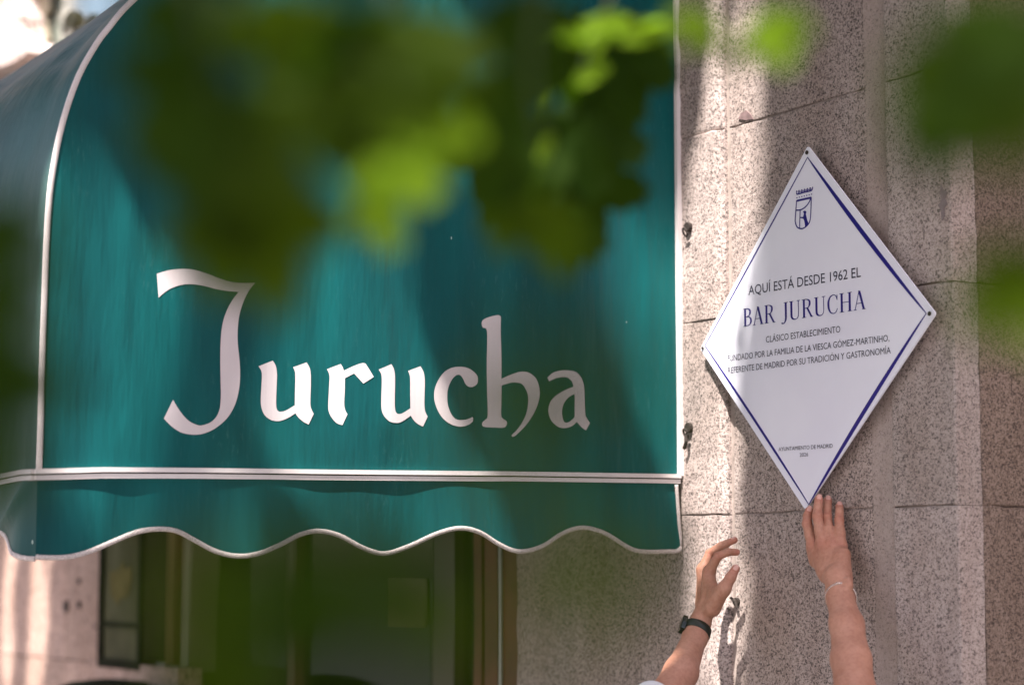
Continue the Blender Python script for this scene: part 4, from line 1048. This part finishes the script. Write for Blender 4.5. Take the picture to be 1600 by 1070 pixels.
# (px, py, depth, size px, kind, roll, lit)
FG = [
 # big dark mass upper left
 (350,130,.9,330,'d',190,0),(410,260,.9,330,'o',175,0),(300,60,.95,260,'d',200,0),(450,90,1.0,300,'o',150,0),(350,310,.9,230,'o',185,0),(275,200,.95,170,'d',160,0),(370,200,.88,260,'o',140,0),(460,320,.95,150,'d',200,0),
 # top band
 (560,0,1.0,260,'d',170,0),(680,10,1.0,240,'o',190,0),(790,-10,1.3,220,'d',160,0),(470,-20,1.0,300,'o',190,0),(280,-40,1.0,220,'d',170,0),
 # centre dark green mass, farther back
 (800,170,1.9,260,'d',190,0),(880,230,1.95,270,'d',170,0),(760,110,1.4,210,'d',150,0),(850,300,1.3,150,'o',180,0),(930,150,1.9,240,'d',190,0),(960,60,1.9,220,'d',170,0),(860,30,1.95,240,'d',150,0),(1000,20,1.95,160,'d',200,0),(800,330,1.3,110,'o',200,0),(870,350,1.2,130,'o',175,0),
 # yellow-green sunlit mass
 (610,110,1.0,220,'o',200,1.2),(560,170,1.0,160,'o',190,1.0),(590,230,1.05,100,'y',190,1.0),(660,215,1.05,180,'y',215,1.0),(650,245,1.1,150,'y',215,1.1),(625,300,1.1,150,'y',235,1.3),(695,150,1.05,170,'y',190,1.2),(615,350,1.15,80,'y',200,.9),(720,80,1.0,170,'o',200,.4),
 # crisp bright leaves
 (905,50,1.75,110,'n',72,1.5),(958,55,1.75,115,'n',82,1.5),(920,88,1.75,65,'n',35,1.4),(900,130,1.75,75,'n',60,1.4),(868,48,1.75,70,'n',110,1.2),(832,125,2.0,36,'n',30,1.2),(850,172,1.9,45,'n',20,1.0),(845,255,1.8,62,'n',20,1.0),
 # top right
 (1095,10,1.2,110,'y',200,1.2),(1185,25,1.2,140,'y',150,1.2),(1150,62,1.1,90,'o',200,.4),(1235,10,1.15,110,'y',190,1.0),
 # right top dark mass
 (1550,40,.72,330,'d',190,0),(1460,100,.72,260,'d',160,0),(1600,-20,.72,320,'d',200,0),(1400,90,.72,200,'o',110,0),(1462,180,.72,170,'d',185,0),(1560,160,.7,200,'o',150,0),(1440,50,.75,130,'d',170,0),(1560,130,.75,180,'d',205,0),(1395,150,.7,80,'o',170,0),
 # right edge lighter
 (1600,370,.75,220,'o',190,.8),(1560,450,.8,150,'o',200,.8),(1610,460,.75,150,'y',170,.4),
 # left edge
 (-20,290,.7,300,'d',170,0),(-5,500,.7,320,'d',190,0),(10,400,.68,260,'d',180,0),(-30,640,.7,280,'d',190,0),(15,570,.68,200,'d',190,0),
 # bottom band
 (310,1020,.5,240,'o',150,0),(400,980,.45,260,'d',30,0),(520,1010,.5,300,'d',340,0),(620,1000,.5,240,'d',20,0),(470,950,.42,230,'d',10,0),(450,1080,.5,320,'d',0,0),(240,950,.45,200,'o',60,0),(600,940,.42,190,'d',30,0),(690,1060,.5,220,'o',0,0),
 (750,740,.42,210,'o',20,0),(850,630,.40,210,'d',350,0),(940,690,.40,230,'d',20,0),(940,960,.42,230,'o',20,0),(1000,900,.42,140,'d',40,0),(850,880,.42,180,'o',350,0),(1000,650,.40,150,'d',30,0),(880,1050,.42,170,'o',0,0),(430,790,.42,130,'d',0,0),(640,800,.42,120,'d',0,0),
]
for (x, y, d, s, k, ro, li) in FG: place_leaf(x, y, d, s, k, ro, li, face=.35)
# twigs: each joins a few leaves and runs off to branches outside the frame
def twig(pts, r0=.0025, r1=.001, name='twig'):
    pts = catmull(pts, 6); n = len(pts)
    MB().tube(pts, [r0+(r1-r0)*i/(n-1) for i in range(n)], 7).build(name, M['green_stem' if name == 'twig' else 'bark'], tree, True)
B0 = at(500, -330, 1.2); B1 = at(1500, -330, 1.2); B2 = at(-260, 500, 1.0); B3 = at(500, 1500, .9)
twig([at(200, -200, 1.1), at(280, -60, 1.0), at(320, 60, .96), at(340, 180, .95)])
twig([at(560, -200, 1.2), at(600, -30, 1.05), at(640, 100, 1.08), at(660, 200, 1.12)])
twig([at(860, -200, 1.3), at(840, 0, 1.2), at(830, 120, 1.2), at(850, 230, 1.2)])
twig([at(1000, -200, 1.9), at(960, -20, 1.8), at(925, 60, 1.8), at(905, 130, 1.8)])
twig([at(1300, -200, 1.3), at(1220, -60, 1.2), at(1180, 0, 1.2)])
twig([at(1700, -200, 1.0), at(1620, -60, .96), at(1550, 40, .97), at(1480, 120, .99)])
twig([at(1900, 200, 1.0), at(1720, 330, .96), at(1610, 400, .95)])
twig([at(-200, 200, .9), at(-80, 300, .86), at(-30, 450, .87)])
twig([at(400, 1400, .8), at(430, 1150, .77), at(420, 1000, .77)])
twig([at(800, 1400, .85), at(850, 1100, .82), at(830, 760, .82)], .002, .001)
twig([at(400, 1400, .8), B3, at(-300, 1500, .9), at(-1200, 1300, 1.2), at(-2200, 900, 1.6)], .008, .02, 'branch')
twig([at(800, 1400, .85), B3], .004, .006, 'branch')
for a, b in ((at(200, -200, 1.1), B0), (at(560, -200, 1.2), B0), (at(860, -200, 1.3), B0), (at(1000, -200, 1.9), B0+Vector((-.3, .2, .3))), (at(1300, -200, 1.3), B1), (at(1700, -200, 1.0), B1), (at(1900, 200, 1.0), B1), (at(-200, 200, .9), B0)):
    twig([a, a.lerp(b, .5)+Vector((0, 0, .06)), b], .004, .009, 'branch')
hub = Vector((.9, -4.1, 3.4))
twig([hub, Vector((1.5, -3.3, 3.5)), B0+Vector((0, 0, .15)), B1], .05, .012, 'branch')
twig([Vector((.9, -4.35, 1.6)), Vector((1.4, -4.2, 1.65)), at(-2200, 900, 1.6)], .03, .02, 'branch')
twig([Vector((.9, -4.4, 0)), Vector((.92, -4.4, 1.2)), Vector((.85, -4.3, 2.4)), hub, Vector((.5, -3.6, 5.0)), Vector((.1, -3.0, 7.2))], .19, .07, 'trunk')
for k in range(7):
    a = k*.9; e = Vector((-1.2+2.4*math.cos(a), -2.6+1.6*math.sin(a), 6.2+.5*math.sin(k*2)))
    twig([hub+Vector((0, .2, .4+.2*k)), hub.lerp(e, .5)+Vector((0, 0, .9)), e], .06, .012, 'limb')

# crown as shade: leaves fill the sun's path everywhere except through the gaps the photo shows
e1 = SUN.orthogonal().normalized(); e2 = SUN.cross(e1)
def sp(p): return (p.dot(e1), p.dot(e2))
RES = .02; GX0, GY0, GN = -12.0, -12.0, 1200
mask = np.zeros((GN, GN), bool)
def mark(p, r=.0):
    a, b = sp(p); i = int((a-GX0)/RES); j = int((b-GY0)/RES); q = int(math.ceil(r/RES))
    mask[max(0, i-q):i+q+1, max(0, j-q):j+q+1] = True
def inpoly(x, y, poly):
    c = False; n = len(poly)
    for i in range(n):
        (x1, y1), (x2, y2) = poly[i], poly[i-1]
        if (y1 > y) != (y2 > y) and x < (x2-x1)*(y-y1)/(y2-y1)+x1: c = not c
    return c
def litzone(poly, fn, step=5, r=0):
    xs = [p[0] for p in poly]; ys = [p[1] for p in poly]
    x = min(xs)
    while x <= max(xs):
        y = min(ys)
        while y <= max(ys):
            if inpoly(x, y, poly): mark(fn(x, y), r)
            y += step
        x += step
wallf = lambda x, y: onY(x, y, -.01)
panf = lambda x, y: onX(x, y, XA)
WB = [(1128,60),(1172,60),(1180,230),(1174,400),(1148,560),(1144,640),(1148,700),(1142,800),(1138,1120),(1093,1120),(1084,930),(1076,800),(1070,500),(1080,300)]
litzone(WB, wallf)
ZP = [[(470,40),(550,40),(565,300),(600,480),(632,735),(572,735),(520,450),(470,200)],
      [(378,420),(415,430),(455,590),(498,720),(455,720),(405,580)],
      [(960,400),(1008,410),(1050,560),(1054,690),(1008,600)],
      [(252,500),(285,505),(312,640),(340,730),(290,730),(262,600)],
      [(120,590),(185,590),(222,725),(140,725)],[(110,360),(130,360),(160,500),(128,500)],[(690,60),(720,60),(735,150),(700,150)],
      [(600,855),(680,800),(735,762),(742,775),(680,850)],[(135,765),(212,762),(216,800),(170,790)]]
for z in ZP: litzone(z, panf, 5, .022)
litzone([(2,840),(24,840),(20,1090),(-4,1090)], wallf); litzone([(55,840),(84,840),(70,1090),(46,1090)], wallf)
litzone([(-60,-60),(60,-60),(60,110),(-60,110)], lambda x, y: onY(x, y, -.09))
litzone([(1022,1000),(1046,1000),(1030,1100),(998,1100)], lambda x, y: onY(x, y, -.30), 5)
for p, r in lit_pts:
    for a in np.linspace(-1, 1, 9):
        for b in np.linspace(-1, 1, 9):
            if a*a+b*b <= 1: mark(p+RT*r*float(a)+UP*r*float(b), .0)
def free(a, b, r):
    i = int((a-GX0)/RES); j = int((b-GY0)/RES); q = max(1, int(r/RES))
    return not mask[i-q:i+q+1, j-q:j+q+1].any()
cr = random.Random(5); vs = []; fs = []
shape = [(0,-.5),(.28,-.42),(.5,-.12),(.32,.02),(.36,.30),(.12,.26),(0,.52),(-.12,.26),(-.36,.30),(-.32,.02),(-.5,-.12),(-.28,-.42)]
def add_leaf(c, s):
    n_ = (SUN+Vector((cr.uniform(-.7, .7), cr.uniform(-.7, .7), cr.uniform(-.5, .5)))).normalized()
    a = n_.orthogonal().normalized(); a.rotate(Matrix.Rotation(cr.uniform(0, 6.28), 3, n_)); b = n_.cross(a); k = len(vs)
    vs.extend([c+n_*s*.10]+[c+(a*x+b*y)*s for x, y in shape]); fs.extend([(k, k+1+i, k+1+(i+1) % 12) for i in range(12)])
# targets: wall, panel, person, foreground; leaf sits L metres up the sun's ray
def scatter(n_, gen, Lr, s_rng=(.11, .17), minz=0):
    for _ in range(n_):
        t = gen(); s = cr.uniform(*s_rng)
        a, b = sp(t)
        if not free(a, b, s*.40):
            s = .055
            if not free(a, b, s*.40): continue
        c = t+SUN*cr.uniform(*Lr)
        # keep clear of the camera's view
        d = c-CAM; dz = d.dot(FW)
        if dz > 0:
            u_ = abs(d.dot(RT)/dz)*FPX; v_ = abs(d.dot(UP)/dz)*FPX
            if u_ < 900 and v_ < 640: continue
        add_leaf(c, s)
scatter(9500, lambda: Vector((cr.uniform(-7.5, 1.2), 0, cr.uniform(.2, 4.6))), (3.0, 6.0))
scatter(2600, lambda: Vector((XA+cr.uniform(-.3, .1), cr.uniform(-1.6, 0), cr.uniform(1.9, 3.6))), (2.6, 5.5))
scatter(5500, lambda: Vector((cr.uniform(-1.2, 1.2), cr.uniform(-.9, 0), cr.uniform(.5, 2.6))), (3.0, 5.5))
scatter(2400, lambda: Vector((cr.uniform(1.2, 3.3), cr.uniform(-3.0, -1.0), cr.uniform(1.5, 2.6))), (1.6, 4.0))
scatter(1500, lambda: Vector((cr.uniform(-4, 0), cr.uniform(-2.2, -1.4), cr.uniform(1.9, 3.6))), (2.6, 5.5))
cro = mk('crown', vs, fs, M['leaf'], tree, False); cro['kind'] = 'stuff'
print('crown leaves', len(vs)//13, 'fg', len(FG))
